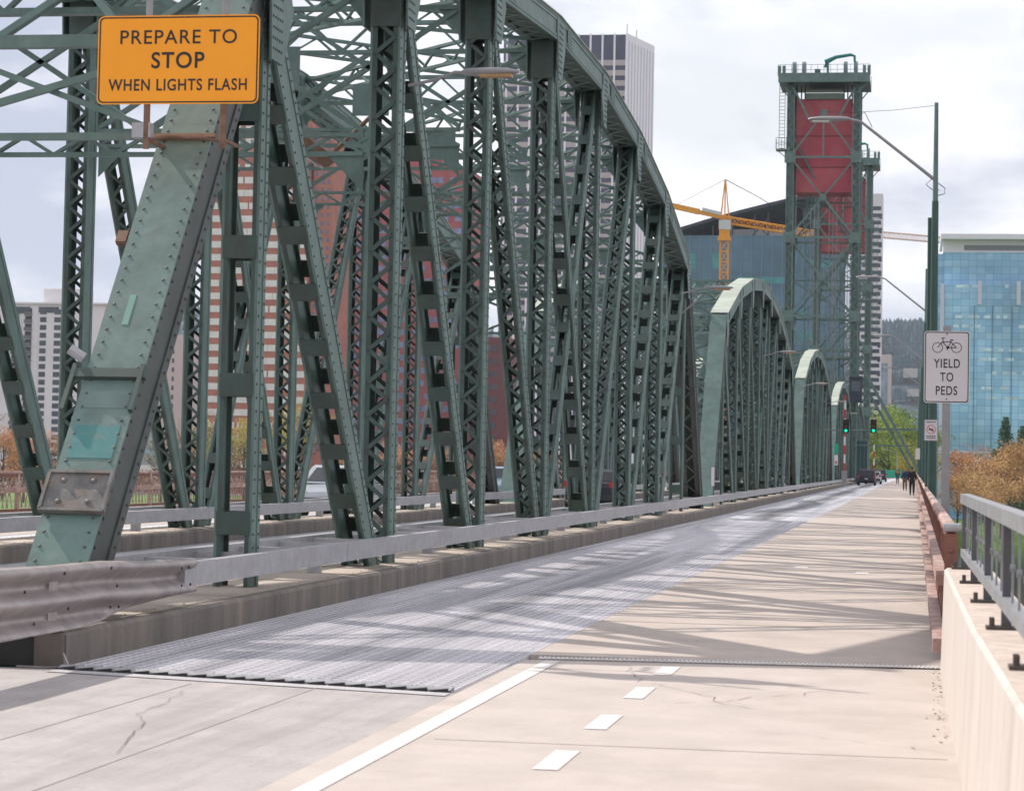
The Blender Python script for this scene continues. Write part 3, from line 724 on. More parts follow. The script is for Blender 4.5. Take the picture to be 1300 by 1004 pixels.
sidewalk_railing('faded pink lattice railing on the far side of the bridge at left', -20.75, -1, 17., 380, True)
# dry leaves and grit gathered at the foot of the wall
m = MB()
for i in range(60):
    y = rnd.uniform(14.2, 19.3); x = .215 - abs(rnd.gauss(0, .045)) ; s_ = rnd.uniform(.004, .013); a_ = rnd.uniform(0, 3.1)
    dx = math.cos(a_) * s_; dy = math.sin(a_) * s_; m.add([(x - dx, y - dy, .005), (x + dy, y - dx, .012), (x + dx, y + dy, .006), (x - dy, y + dx, .014)], [(0, 1, 2, 3)])
tag(m.build('leaf_litter', mat('leaf_litter', (.36, .28, .22), rough=.9, var=.5, scale=40)), 'dry leaves and grit at the foot of the cream wall', 'leaf litter', kind='stuff')

# ------------------------------------------------------------------ lamps
def street_lamp(y, i, labels):
    X0 = .46
    t = thing('street_lamp', labels, 'street lamp', (X0, y, -.6), group='green pole street lamps along the right side')
    MB().tube([(0, 0, 0), (0, 0, 9.4)], [.135, .09], 14).build('pole', POLE, t)
    MB().tube([(0, 0, 9.4), (0, 0, 12.05)], [.075, .055], 10).build('upper_pole', STEEL, t)
    a_ = MB(); a_.tube([(-.05, 0, 10.0), (-.3, 0, 10.2), (-1.75, 0, 11.35), (-2.0, 0, 11.55), (-2.3, 0, 11.62), (-2.45, 0, 11.62)], [.05, .045, .04, .035, .035, .035], 8)
    a_.build('arm', GREYP, t)
    h = MB(); secs = [(-2.3, .05, .05), (-2.4, .085, .075), (-2.75, .13, .085), (-3.1, .16, .08), (-3.35, .11, .05), (-3.42, .03, .02)]
    vs = []; fs = []
    for (x, wy, hz) in secs:
        for k in range(10):
            tt = 2 * math.pi * k / 10; vs.append((x, wy * math.cos(tt), 11.62 + hz * math.sin(tt) * (1 if math.sin(tt) > 0 else .6)))
    for a in range(len(secs) - 1):
        for k in range(10): fs.append((a * 10 + k, a * 10 + (k + 1) % 10, a * 10 + 10 + (k + 1) % 10, a * 10 + 10 + k))
    h.add(vs, fs); hd = h.build('lamp_head', GREYP, t, smooth=True)
    MB().box(-3.3, -2.85, -.1, .1, 11.545, 11.585).build('lens', LENS, hd)
    if i == 0:
        wr = MB(); wr.tube([(-.1, 0, 10.0), (-.25, 0, 9.85), (-.1, 0, 9.72), (.1, 0, 9.7)], .012, 5); wr.tube([(.05, 0, 9.9), (.25, 0, 9.75), (.24, 0, 9.6), (.05, 0, 9.55)], .012, 5); wr.tube([(-2.2, 0, 11.66), (-1.9, 0, 11.8), (-1.7, 0, 11.4)], .01, 5)
        wr.tube([(0, 0, 11.98), (-1.1, 0, 11.86), (-2.2, 0, 11.8), (-3.0, 0, 11.82)], .006, 4)
        wr.build('cable', BLACK, t)
        p2 = MB(); p2.tube([(-.13, .4, 0), (-.13, .4, 9.0)], .06, 8); p2.build('conduit', POLE, t)
    return t
ln_lab = ['tall green street lamp pole behind the bicycle sign, its arm reaching over the path', 'second street lamp along the right railing', 'third street lamp along the right railing, arm in front of the hill', 'fourth street lamp along the right railing', 'fifth street lamp along the right railing', 'sixth and farthest street lamp along the right railing']
for i, y in enumerate((64, 117, 168, 220, 273, 326)): street_lamp(y, i, ln_lab[i])

def truss_lamp(y, label, first=False):
    t = thing('truss_lamp', label, 'street lamp', (-6.6, y, 6.5), group='lamps mounted on the near truss')
    MB().tube([(0, 0, 0), (.35, 0, .07), (.62, 0, .17), (.82, 0, .16)], .022, 8).build('arm', GREYP, t)
    h = MB(); secs = [(.72, .04, .03), (.8, .07, .05), (1.1, .11, .06), (1.32, .10, .05), (1.46, .03, .02)]; vs = []; fs = []
    for (x, wy, hz) in secs:
        for k in range(10):
            tt = 2 * math.pi * k / 10; vs.append((x, wy * math.cos(tt), .17 + hz * math.sin(tt)))
    for a in range(len(secs) - 1):
        for k in range(10): fs.append((a * 10 + k, a * 10 + (k + 1) % 10, a * 10 + 10 + (k + 1) % 10, a * 10 + 10 + k))
    h.add(vs, fs); hd = h.build('lamp_head', GREYP, t, smooth=True)
    MB().box(.95, 1.38, -.075, .075, .10, .135).build('lens', mat('amber_lens', (.42, .24, .10), rough=.4), hd)
for i, (y, lb) in enumerate([(30.1, 'grey cobra lamp on the nearest truss, right of the orange sign'), (67, 'lamp near the far end of the nearest truss'), (104, 'lamp on the second truss span'), (142, 'lamp on the front of the third truss span'), (180, 'lamp on the rear of the third truss span'), (217, 'lamp on the fourth truss span')]):
    truss_lamp(y, lb)
# conduit pipe near the end of span 1
t = tag(MB().tube([(-6.5, 69.1, 6.6), (-6.35, 69.1, 6.7), (-6.35, 69.1, 6.45), (-6.9, 68.9, 5.95), (-7.2, 68.9, 5.9), (-7.2, 68.9, 6.9)], .03, 8).build('conduit_pipe', GREYP), 'bent grey conduit at the rear corner of the nearest truss', 'pipe')
# tilted rusty lamp over the inner roadway
t = thing('roadway_floodlight', 'rusty tilted floodlight hanging inside the nearest truss', 'lamp', (-8.05, 31.0, 5.75), group=None)
b_ = MB(); b_.prism([(-.42, .28), (-.44, .16), (.1, -.2), (.22, -.12), (.2, -.02), (-.3, .32)], -.16, .16, axis=1); b_.build('housing', RUST, t)
b_ = MB(); b_.prism([(-.34, .08), (.06, -.2), (.05, -.215), (-.36, .065)], -.13, .13, axis=1); b_.build('lens', LENS, t)
b_ = MB(); b_.tube([(.2, 0, -.05), (.35, 0, .1), (1.0, -.6, .5)], .03, 8); b_.build('bracket', RUST, t)

# ------------------------------------------------------------------ text helper
def text_mesh(s, size, cx, cz, parent, name, m, sx=.82, bold=.012, th=.004):
    """upright lettering in the xz plane facing -y, centred on (cx, cz), cap height = size"""
    c = bpy.data.curves.new(name, 'FONT'); c.body = s; c.size = size / .73; c.align_x = 'CENTER'; c.extrude = 0.0006; c.offset = bold * size; c.space_character = 1.12
    o = bpy.data.objects.new(name + '_tmp', c); COL.objects.link(o); dg = bpy.context.evaluated_depsgraph_get(); me = bpy.data.meshes.new_from_object(o.evaluated_get(dg)); bpy.data.objects.remove(o)
    xs = [v.co.x for v in me.vertices]; mid = (min(xs) + max(xs)) / 2
    for v in me.vertices:
        x, y, z = v.co; v.co = ((x - mid) * sx + cx, -th - z, y + cz - size / 2)
    me.materials.clear(); me.materials.append(m); t = bpy.data.objects.new(name, me); COL.objects.link(t); t.parent = parent; return t
def rrect(w_, h_, r, n=6):
    o = []
    for (cx, cz, a0) in ((w_ / 2 - r, h_ / 2 - r, 0), (-w_ / 2 + r, h_ / 2 - r, 90), (-w_ / 2 + r, -h_ / 2 + r, 180), (w_ / 2 - r, -h_ / 2 + r, 270)):
        for k in range(n + 1):
            a = math.radians(a0 + 90 * k / n); o.append((cx + r * math.cos(a), cz + r * math.sin(a)))
    return o
def sign_panel(t, w_, h_, r, m, border=.02, inset=.018):
    MB().prism(rrect(w_, h_, r), -.0015, .0015, axis=1).build('panel', m, t)
    a = rrect(w_ - 2 * inset, h_ - 2 * inset, r * .8); b = rrect(w_ - 2 * inset - 2 * border, h_ - 2 * inset - 2 * border, r * .65); n = len(a)
    br = MB(); br.add([(x, -.0035, z) for x, z in a] + [(x, -.0035, z) for x, z in b], [(i, (i + 1) % n, n + (i + 1) % n, n + i) for i in range(n)]); br.build('border', BLACK, t)
c = at(226, 76, 21.0)
t = thing('warning_sign', 'orange rectangular sign reading PREPARE TO STOP WHEN LIGHTS FLASH on the sloping end post', 'sign', c)
u = 1 / 142.9 * 1.0
t.scale = (1.095, 1, 1.06)
sign_panel(t, 204 * u, 112 * u, .055, SIGNO, .012, .012)
text_mesh('PREPARE TO', .127, .0, .205, t, 'lettering', BLACK, .98, .008).data
text_mesh('STOP', .145, .0, -.0, t, 'lettering', BLACK, .92, .022)
text_mesh('WHEN LIGHTS FLASH', .105, .0, -.218, t, 'lettering', BLACK, .80, .02)
for dx in (-.275, .22 + .18): MB().tube([(dx, .04, -.78 if dx < 0 else -.78), (dx, .04, .385)], .03, 8).build('support_pipe', RUST, t)
for dx in (-.275, .40): MB().tube([(dx, .04, .386), (dx, .04, 1.0)], .03, 8).build('upper_support_pipe', GREYP, t)
m = MB(); m.box(-.40, -.24, .02, .14, -.68, -.55); m.build('junction_box', GALV, t)
m = MB(); m.tube([(-.275, .06, -.70), (-.1, .06, -.67), (.2, .06, -.68), (.40, .06, -.72)], .014, 6); m.bar((-.275, .05, -.7), (-.275, .6, -.7), .03, .03); m.bar((.4, .05, -.7), (.4, .5, -.7), .03, .03); m.build('bracket', RUST, t)

c = at(1202, 466, 33)
t = thing('bicycle_sign', 'white sign with a bicycle symbol reading YIELD TO PEDS on a thin post', 'sign', c)
u = 1 / 90.9
sign_panel(t, 56 * u, 90 * u, .045, SIGNW, .012, .012)
text_mesh('YIELD', .127, 0, .055, t, 'lettering', BLACK, .72, .012); text_mesh('TO', .125, 0, -.132, t, 'lettering', BLACK, .72, .012); text_mesh('PEDS', .127, 0, -.318, t, 'lettering', BLACK, .72, .012)
def ring(mb, cx, cz, r0, r1, n=28, y=-.004):
    mb.add([(cx + r0 * math.cos(2 * math.pi * i / n), y, cz + r0 * math.sin(2 * math.pi * i / n)) for i in range(n)] + [(cx + r1 * math.cos(2 * math.pi * i / n), y, cz + r1 * math.sin(2 * math.pi * i / n)) for i in range(n)], [(i, (i + 1) % n, n + (i + 1) % n, n + i) for i in range(n)])
bk = MB(); cz = .268
ring(bk, -.128, cz, .063, .072); ring(bk, .128, cz, .063, .072)
def ln2(x0, z0, x1, z1, w_=.011): bk.bar((x0, -.0035, z0), (x1, -.0035, z1), .001, w_, side=(0, 1, 0))
ln2(-.128, cz, -.055, cz + .09); ln2(-.06, cz + .075, .06, cz + .085); ln2(-.055, cz + .07, .01, cz); ln2(.01, cz, .06, cz + .09); ln2(.01, cz, .128, cz); ln2(.128, cz, .06, cz + .07)
ln2(-.05, cz + .09, -.062, cz + .13); ln2(-.075, cz + .13, -.03, cz + .132); ln2(.04, cz + .105, .085, cz + .105, .014); ln2(.01, cz, .0, cz - .035); ring(bk, .01, cz, .008, .02, 12)
bk.build('bicycle_symbol', BLACK, t)
for dz in (.455, -.44): 
    m = MB(); m.dome((0, -.002, dz), (0, -1, 0), .012, .008); m.build('bolt', RUST, t)
m = MB(); m.box(-.055, .055, .006, .07, -3.2, .56); m.build('post', GREYP, t)
# small no-something sign on the lamp pole
c = at(1182, 546, 63.6)
t = thing('small_notice_sign', 'small white notice with a red circle symbol on the green lamp pole', 'sign', (c[0] - .0, 63.6, c[2]))
sign_panel(t, .36, .56, .02, SIGNW, .008, .008)
rr = MB(); ring(rr, 0, 0.02, .103, .118, 24, -.0045); rr.bar((-.07, -.005, .09), (.07, -.005, -.05), .001, .013, side=(0, 1, 0)); rr.build('red_circle', SIGNR, t)
sy = MB(); sy.bar((-.06, -.004, .03), (.05, -.004, -.01), .001, .035, side=(0, 1, 0)); sy.bar((.02, -.004, .05), (.06, -.004, -.03), .001, .02, side=(0, 1, 0)); sy.build('symbol', BLACK, t)
for zz in (.2, -.17, -.22):
    sy = MB(); [sy.box(-.12 + i * .05, -.085 + i * .05, -.0045, -.0035, zz, zz + .028) for i in range(5)]; sy.build('small_print', BLACK, t)
# tiny white sign further along, on the farther pole
c = at(1165, 576, 116.8)
t = thing('path_notice_sign', 'small blank looking white sign on the second lamp pole', 'sign', c); MB().prism(rrect(.22, .55, .02), -.004, .004, axis=1).build('panel', SIGNW, t)
# green and white vertical marker on fourth span end post
t = thing('post_marker_sign', 'narrow green and white vertical sign on the fourth span end post', 'sign', (-6.35, 196, 1.9))
MB().box(-.17, .17, -.01, .01, .9, 1.75).build('green_panel', SIGNG, t); MB().box(-.14, .14, -.012, .008, 0., .84).build('white_panel', SIGNW, t); MB().box(-.08, .08, -.016, -.012, .1, .35).build('red_mark', SIGNR, t)
t = thing('white_marker_sign', 'narrow white sign between posts of the second span', 'sign', (-6.6, 78.6, .95)); MB().box(-.05, .05, -.01, .01, 0, .62).build('panel', SIGNW, t)

# ------------------------------------------------------------------ traffic signals and gates
GL = mat('green_signal_light', (.0, .9, .45), emit=(.0, .85, .5, 1.0)); SH = mat('signal_housing', (.012, .014, .013), rough=.5)
RL = mat('dark_red_lens', (.10, .01, .01), rough=.3); AL = mat('dark_amber_lens', (.12, .06, .01), rough=.3)
for (px, lb) in ((1074, 'left of the two green-lit traffic signals over the lane'), (1109, 'right of the two green-lit traffic signals over the lane')):
    c = at(px, 541, 175); t = thing('traffic_signal', lb, 'traffic light', c, group='overhead traffic signals')
    b_ = MB(); b_.box(-.22, .22, -.12, .12, -.5, .5); hs = b_.build('housing', SH, t)
    for k, (z, m_) in enumerate(((.32, RL), (0, AL), (-.32, GL))):
        MB().tube([(0, -.12, z), (0, -.15, z)], .11, 16).build('lens', m_, hs)
        v_ = MB(); n = 10; r_ = .135
        v_.add([(r_ * math.cos(a), yy, z + r_ * math.sin(a)) for yy in (-.12, -.34) for a in [math.pi * i / n for i in range(n + 1)]], [(i, i + 1, n + 2 + i, n + 1 + i) for i in range(n)]); v_.build('visor', SH, hs)
c1 = at(1074, 546, 175.2); c2 = at(1109, 546, 175.2)
t = thing('signal_arm', 'thin horizontal arm carrying both traffic signals out from the truss', 'signal arm', (0, 175.2, 0))
m = MB(); z_ = c1[2]; m.tube([(-6.6, 0, z_), (c2[0], 0, z_)], .05, 8); m.tube([(-6.6, 0, z_ + .8), (c2[0] - .4, 0, z_ + .03)], .02, 6); m.build('arm', STEEL, t)
STR = bpy.data.materials.new('red_white_stripes'); STR.use_nodes = True; _t = STR.node_tree
_w = _t.nodes.new('ShaderNodeTexWave'); _w.bands_direction = 'Z'; _w.inputs['Scale'].default_value = .22; _c = _t.nodes.new('ShaderNodeTexCoord'); _r = _t.nodes.new('ShaderNodeValToRGB')
_r.color_ramp.interpolation = 'CONSTANT'; _r.color_ramp.elements[1].position = .5; _r.color_ramp.elements[0].color = (.55, .03, .03, 1); _r.color_ramp.elements[1].color = (.75, .72, .70, 1)
_t.links.new(_c.outputs['Object'], _w.inputs[0]); _t.links.new(_w.outputs['Color'], _r.inputs[0]); _t.links.new(_r.outputs[0], _t.nodes['Principled BSDF'].inputs['Base Color'])
for (px, D, zt, lb) in ((1072, 190, 7.2, 'raised red and white gate arm in front of the fourth truss span'), (1109.5, 248, 3.9, 'raised red and white gate arm beside the dark car')):
    x = at(px, 590, D)[0]; t = thing('gate_arm', lb, 'barrier gate', (x, D, .26), group='raised barrier arms')
    MB().box(-.07, .07, -.05, .05, 1.2, zt).build('striped_arm', STR, t); MB().box(-.2, .2, -.2, .2, 0, 1.2).build('gate_housing', GREYP, t)

# ------------------------------------------------------------------ lift towers
def tower(y, label):
    t = thing('lift_tower', label, 'lift tower', (-10.15, y, 0), group='tall lift towers with red counterweights')
    HW = 3.55; HT = 43.4; DP = 6.0
    for sx in (-1, 1):
        for yy in (0, DP):
            c_ = MB(); c_.box(sx * HW - .31, sx * HW + .31, yy - .03, yy + .03, -2, HT)
            for e_ in (-1, 1): c_.box(sx * HW + e_ * .36 - .05, sx * HW + e_ * .36 + .05, yy - .42, yy + .42, -2, HT)
            z = 0
            while z < HT - 1: c_.bar((sx * HW - .33, yy - .44, z), (sx * HW + .33, yy - .44, z + .6), .03, .1, side=(0, 1, 0)); c_.bar((sx * HW + .33, yy - .46, z + .6), (sx * HW - .33, yy - .46, z + 1.2), .03, .1, side=(0, 1, 0)); z += 1.2
            c_.build('tower_leg', STEEL, t)
    levels = [9.5, 18.0, 26.5, 35.2]
    for fi, yy in enumerate((-.35, DP)):
        b_ = MB()
        for i, z in enumerate(levels):
            b_.bar((-HW, yy, z), (HW, yy, z), .2, .24, side=(0, 1, 0))
            zt = levels[i + 1] if i + 1 < len(levels) else 42.6
            zm = (z + zt) / 2 if i + 1 < len(levels) else 40.0
            for s in (-1, 1):
                b_.bar((s * HW, yy + s * .012, z), (0, yy + s * .012, zm), .13, .18, side=(0, 1, 0))
                if i + 1 < len(levels): b_.bar((s * HW, yy + s * .018 + .03, zt), (0, yy + s * .018 + .03, zm), .13, .18, side=(0, 1, 0))
            if i + 1 == len(levels): b_.bar((0, yy, z), (0, yy, zm), .12, .18, side=(0, 1, 0))
            b_.box(-.35, .35, yy - .1, yy + .1, zm - .4, zm + .35)
            for s in (-1, 1): b_.box(s * HW - .1 - .5, s * HW + .1 + .5, yy - .1, yy + .1, z - .6, z + .6)
        b_.build('cross_bracing', STEEL, t)
        if fi == 0:
            g2 = MB()
            for s in (-1, 1): g2.bar((s * (HW - .3), yy, 42.6), (s * 1.3, yy, 38.9), .14, .22, side=(0, 1, 0))
            g2.build('portal_braces', STEEL, t)
    sb = MB()
    for sx in (-1, 1):
        for i, z in enumerate([1.5] + levels):
            zt = (levels + [42.6])[i]
            sb.bar((sx * HW, 0, z), (sx * HW, DP, zt), .2, .2); sb.bar((sx * HW, DP, z), (sx * HW, 0, zt), .2, .2); sb.bar((sx * HW, 0, zt), (sx * HW, DP, zt), .2, .2)
    sb.build('side_bracing', STEEL, t)
    w_ = MB(); w_.box(-HW + .55, HW - .55, .9, DP - .9, 31.5, 41.7)
    cw = w_.build('counterweight', RED, t)
    m = MB(); [m.box(-HW + .55, HW - .55, .86, .9, z, z + .09) for z in (34.2, 37.6)]; m.build('panel_seam', mat('red_seam', (.14, .02, .025)), cw)
    m = MB(); m.box(-2.0, 2.0, .6, DP - .6, 41.65, 42.3); m.build('equalizer_beam', mat('pale_green_beam', (.17, .22, .17), rough=.7), t)
    m = MB(); 
    for x in (-3.0, -2.5, -2.1, 2.1, 2.5, 3.0): m.tube([(x, 1.2, 40.9), (x, 1.2, 43.2)], .08, 6)
    m.box(-2.0, 2.0, DP - .5, DP - .2, 42.2, 43.0)
    m.build('cable_bundle', DARK, t)
    m = MB(); m.box(-4.9, 4.9, -1.3, DP + 1.3, 43.4, 43.95); m.box(-4.9, 4.9, -1.36, -1.3, 43.2, 44.2)
    for s in (-1, 1): m.bar((s * 4.7, -.5, 43.4), (s * HW, -.5, 42.0), .12, .12); m.bar((s * 4.7, DP, 43.4), (s * HW, DP, 42.0), .12, .12)
    for x in (-4.8, -4.3, 4.3, 4.8): m.box(x - .17, x + .17, -1.3, -.9, 43.95, 45.0)
    m.build('top_platform', STEEL, t)
    m = MB(); hh = 44.0
    for yy in (-1.3, DP + 1.3):
        for x in [-4.9 + .7 * i for i in range(15)]: m.bar((x, yy, hh), (x, yy, hh + 1.1), .04, .04)
        for z in (.55, 1.1): m.bar((-4.9, yy, hh + z), (4.9, yy, hh + z), .04, .04)
    m.build('platform_railing', STEEL, t)
    for x in (-3.35, -2.3, 2.2, 3.3):
        m = MB(); m.tube([(x - .2, 2.5, 44.8), (x + .2, 2.5, 44.8)], 1.25, 20); m.box(x - .26, x + .26, 1.5, 3.5, 43.95, 44.4); m.build('sheave', mat('sheave_steel', (.13, .19, .19), rough=.4), t)
    m = MB(); m.box(-3.7, -1.9, 1.0, 4., 43.95, 44.5); m.box(1.8, 3.6, 1.0, 4., 43.95, 44.5); m.box(-1.1, -.5, 1, 1.6, 43.95, 45.0); m.build('sheave_bearing', STEEL_D, t)
    m = MB(); m.tube([(.35, 0, 43.95), (.35, 0, 45.4)], .13, 8); m.build('davit_post', STEEL, t)
    m = MB(); m.tube([(.1, 0, 45.0), (.15, 0, 45.6), (1.2, 0, 46.1), (2.8, 0, 46.35), (3.2, 0, 46.2), (3.25, 0, 45.4)], [.28, .3, .2, .17, .15, .12], 8); m.build('davit_crane', mat('teal_davit', (.02, .20, .18), rough=.4), t)
    # ladders
    for (sx, z0, z1) in ((-1, 36.2, 43.2), (1, 20, 36)):
        m = MB(); x = sx * (HW + .95)
        if sx < 0 or True:
            m.bar((x - .3, 0, z0), (x - .3, 0, z1), .06, .06); m.bar((x + .3, 0, z0), (x + .3, 0, z1), .06, .06); z = z0
            while z < z1: m.bar((x - .3, 0, z), (x + .3, 0, z), .05, .05); z += .38
            m.box(x - .6, x + .9 * 1, -.5, .9, z0 - .25, z0 - .1)
            for (xx, yy) in ((x - .6, -.5), (x - .6, .9), (x, -.5), (x + .5, -.5)): m.bar((xx, yy, z0 - .1), (xx, yy, z0 + 1.1), .05, .05)
            for zz in (.5, 1.1): m.bar((x - .6, -.5, z0 + zz), (x + .6, -.5, z0 + zz), .05, .05)
            m.bar((x - .5, 0, z0 - .2), (sx * HW, 0, z0 - 1.4), .08, .08)
        m.build('ladder', STEEL, t)
    m = MB(); m.bar((-HW + .3, -.2, 37.4), (HW - .6, DP * .5, 26.0), .18, .3); m.bar((HW - .6, DP * .5, 26.), (1.2, DP * .5, 18.), .18, .3)
    m.build('cable_tray', STEEL, t)
    # machinery gallery low on the tower
    m = MB(); m.box(-HW, HW, .5, DP, 13.5, 13.7); m.bar((-HW, -.3, 9.5), (HW, -.3, 18.0), .12, .2, side=(0, 1, 0))
    for sx in (-1, 1):
        m.bar((sx * HW, -.2, 18), (sx * (HW - 2.4), -.2, 12.5), .14, .2, side=(0, 1, 0))
    for x in [-HW + .8 * i for i in range(9)]: m.bar((x, .5, 13.7), (x, .5, 14.8), .05, .05)
    m.bar((-HW, .5, 14.8), (HW, .5, 14.8), .05, .05)
    m.build('service_gallery', STEEL, t)
    m = MB()
    for x in (-1.3, -.9, -.5, .7, 1.1, 1.5): m.tube([(x, 1.1, 8.8), (x, 1.1, 30.2)], .045, 6)
    m.build('balance_chain', GREYP, t)
    m = MB()
    for x in (-1.9, 1.9):
        m.bar((x, DP * .5, 0), (x, DP * .5, 31.4), .12, .12); m.bar((x + .5, DP * .5, 0), (x + .5, DP * .5, 31.4), .10, .10); z = 0.5
        while z < 31: m.bar((x, DP * .5, z), (x + .5, DP * .5, z + .8), .06, .06); m.bar((x + .5, DP * .5, z + .8), (x, DP * .5, z + 1.6), .06, .06); z += 1.6
    m.build('guide_frame', STEEL, t)
    m = MB()
    for i, z in enumerate((5.0, 13.7, 22.2, 30.8)):
        m.bar((-HW, DP * .8, z), (HW, DP * .8, z), .12, .16, side=(0, 1, 0)); m.bar((-HW, DP * .75, z - 4.2), (HW, DP * .75, z), .09, .12, side=(0, 1, 0)); m.bar((HW, DP * .72, z - 4.2), (-HW, DP * .72, z), .09, .12, side=(0, 1, 0))
    m.build('secondary_bracing', STEEL, t)
    return t
tw = tower(256.5, 'nearer green lift tower with its big red counterweight')
tw2 = dup(tw, (-10.15, 327, 0), label='farther lift tower, half hidden behind the nearer one')
# outrigger braces from tower to the sidewalk side
t = thing('outrigger_brace', 'pair of long sloping green braces from the lift tower down to the sidewalk', 'brace', (0, 256, 0))
m = MB(); m.bar(( -6.0, 0, 13.2), (.6, 0, 1.2), .2, .32, side=(0, 1, 0)); m.build('diagonal', STEEL, t); m = MB(); m.bar((-5.6, 2.5, 11.0), (.1, 2.5, 1.0), .2, .28, side=(0, 1, 0)); m.build('diagonal', STEEL, t)
m = MB(); m.bar((-6.2, 1.2, 5.95), (.6, 1.2, 5.95), .2, .22, side=(0, 1, 0)); m.build('cross_beam', STEEL, t); m = MB(); m.bar((-6.2, 1.2, 4.2), (-.2, 1.2, 4.2), .2, .16, side=(0, 1, 0)); m.build('cross_beam', STEEL, t)
t = thing('control_cabin', 'small dark control cabin on the lift tower beside the roadway', 'cabin', (-6.2, 253.6, 9.3))
m = MB(); m.box(-.7, .6, -1.2, 1.2, -.6, 2.0); m.build('cabin_walls', mat('dark_navy_cabin', (.02, .035, .05)), t); m = MB(); m.box(-.8, .7, -1.35, 1.3, 2.0, 2.15); m.build('roof', STEEL_D, t); m = MB(); m.box(-.5, .45, -1.22, -1.2, .5, 1.6); m.build('window', mat('dark_glass', (.05, .07, .09), rough=.1), t)
m = MB(); m.bar((-.6, 0, -.6), (-.8, 0, -3.3), .12, .12); m.bar((.5, 0, -.6), (-.7, 0, -3.3), .12, .12); m.build('support', STEEL, t)
t = thing('pier_house', 'dark blue panelled housing at the foot of the lift tower behind the cars', 'housing', (-5.7, 262, 0)); m = MB(); m.box(-1.5, .6, -.4, 3, 0.26, 4.7); m.build('housing_walls', mat('dark_blue_panel', (.03, .075, .085), rough=.5), t); m = MB(); [m.box(-1.45 + i * .42, -1.40 + i * .42, -.45, -.4, .3, 4.7) for i in range(5)]; m.build('panel_ribs', STEEL, t)

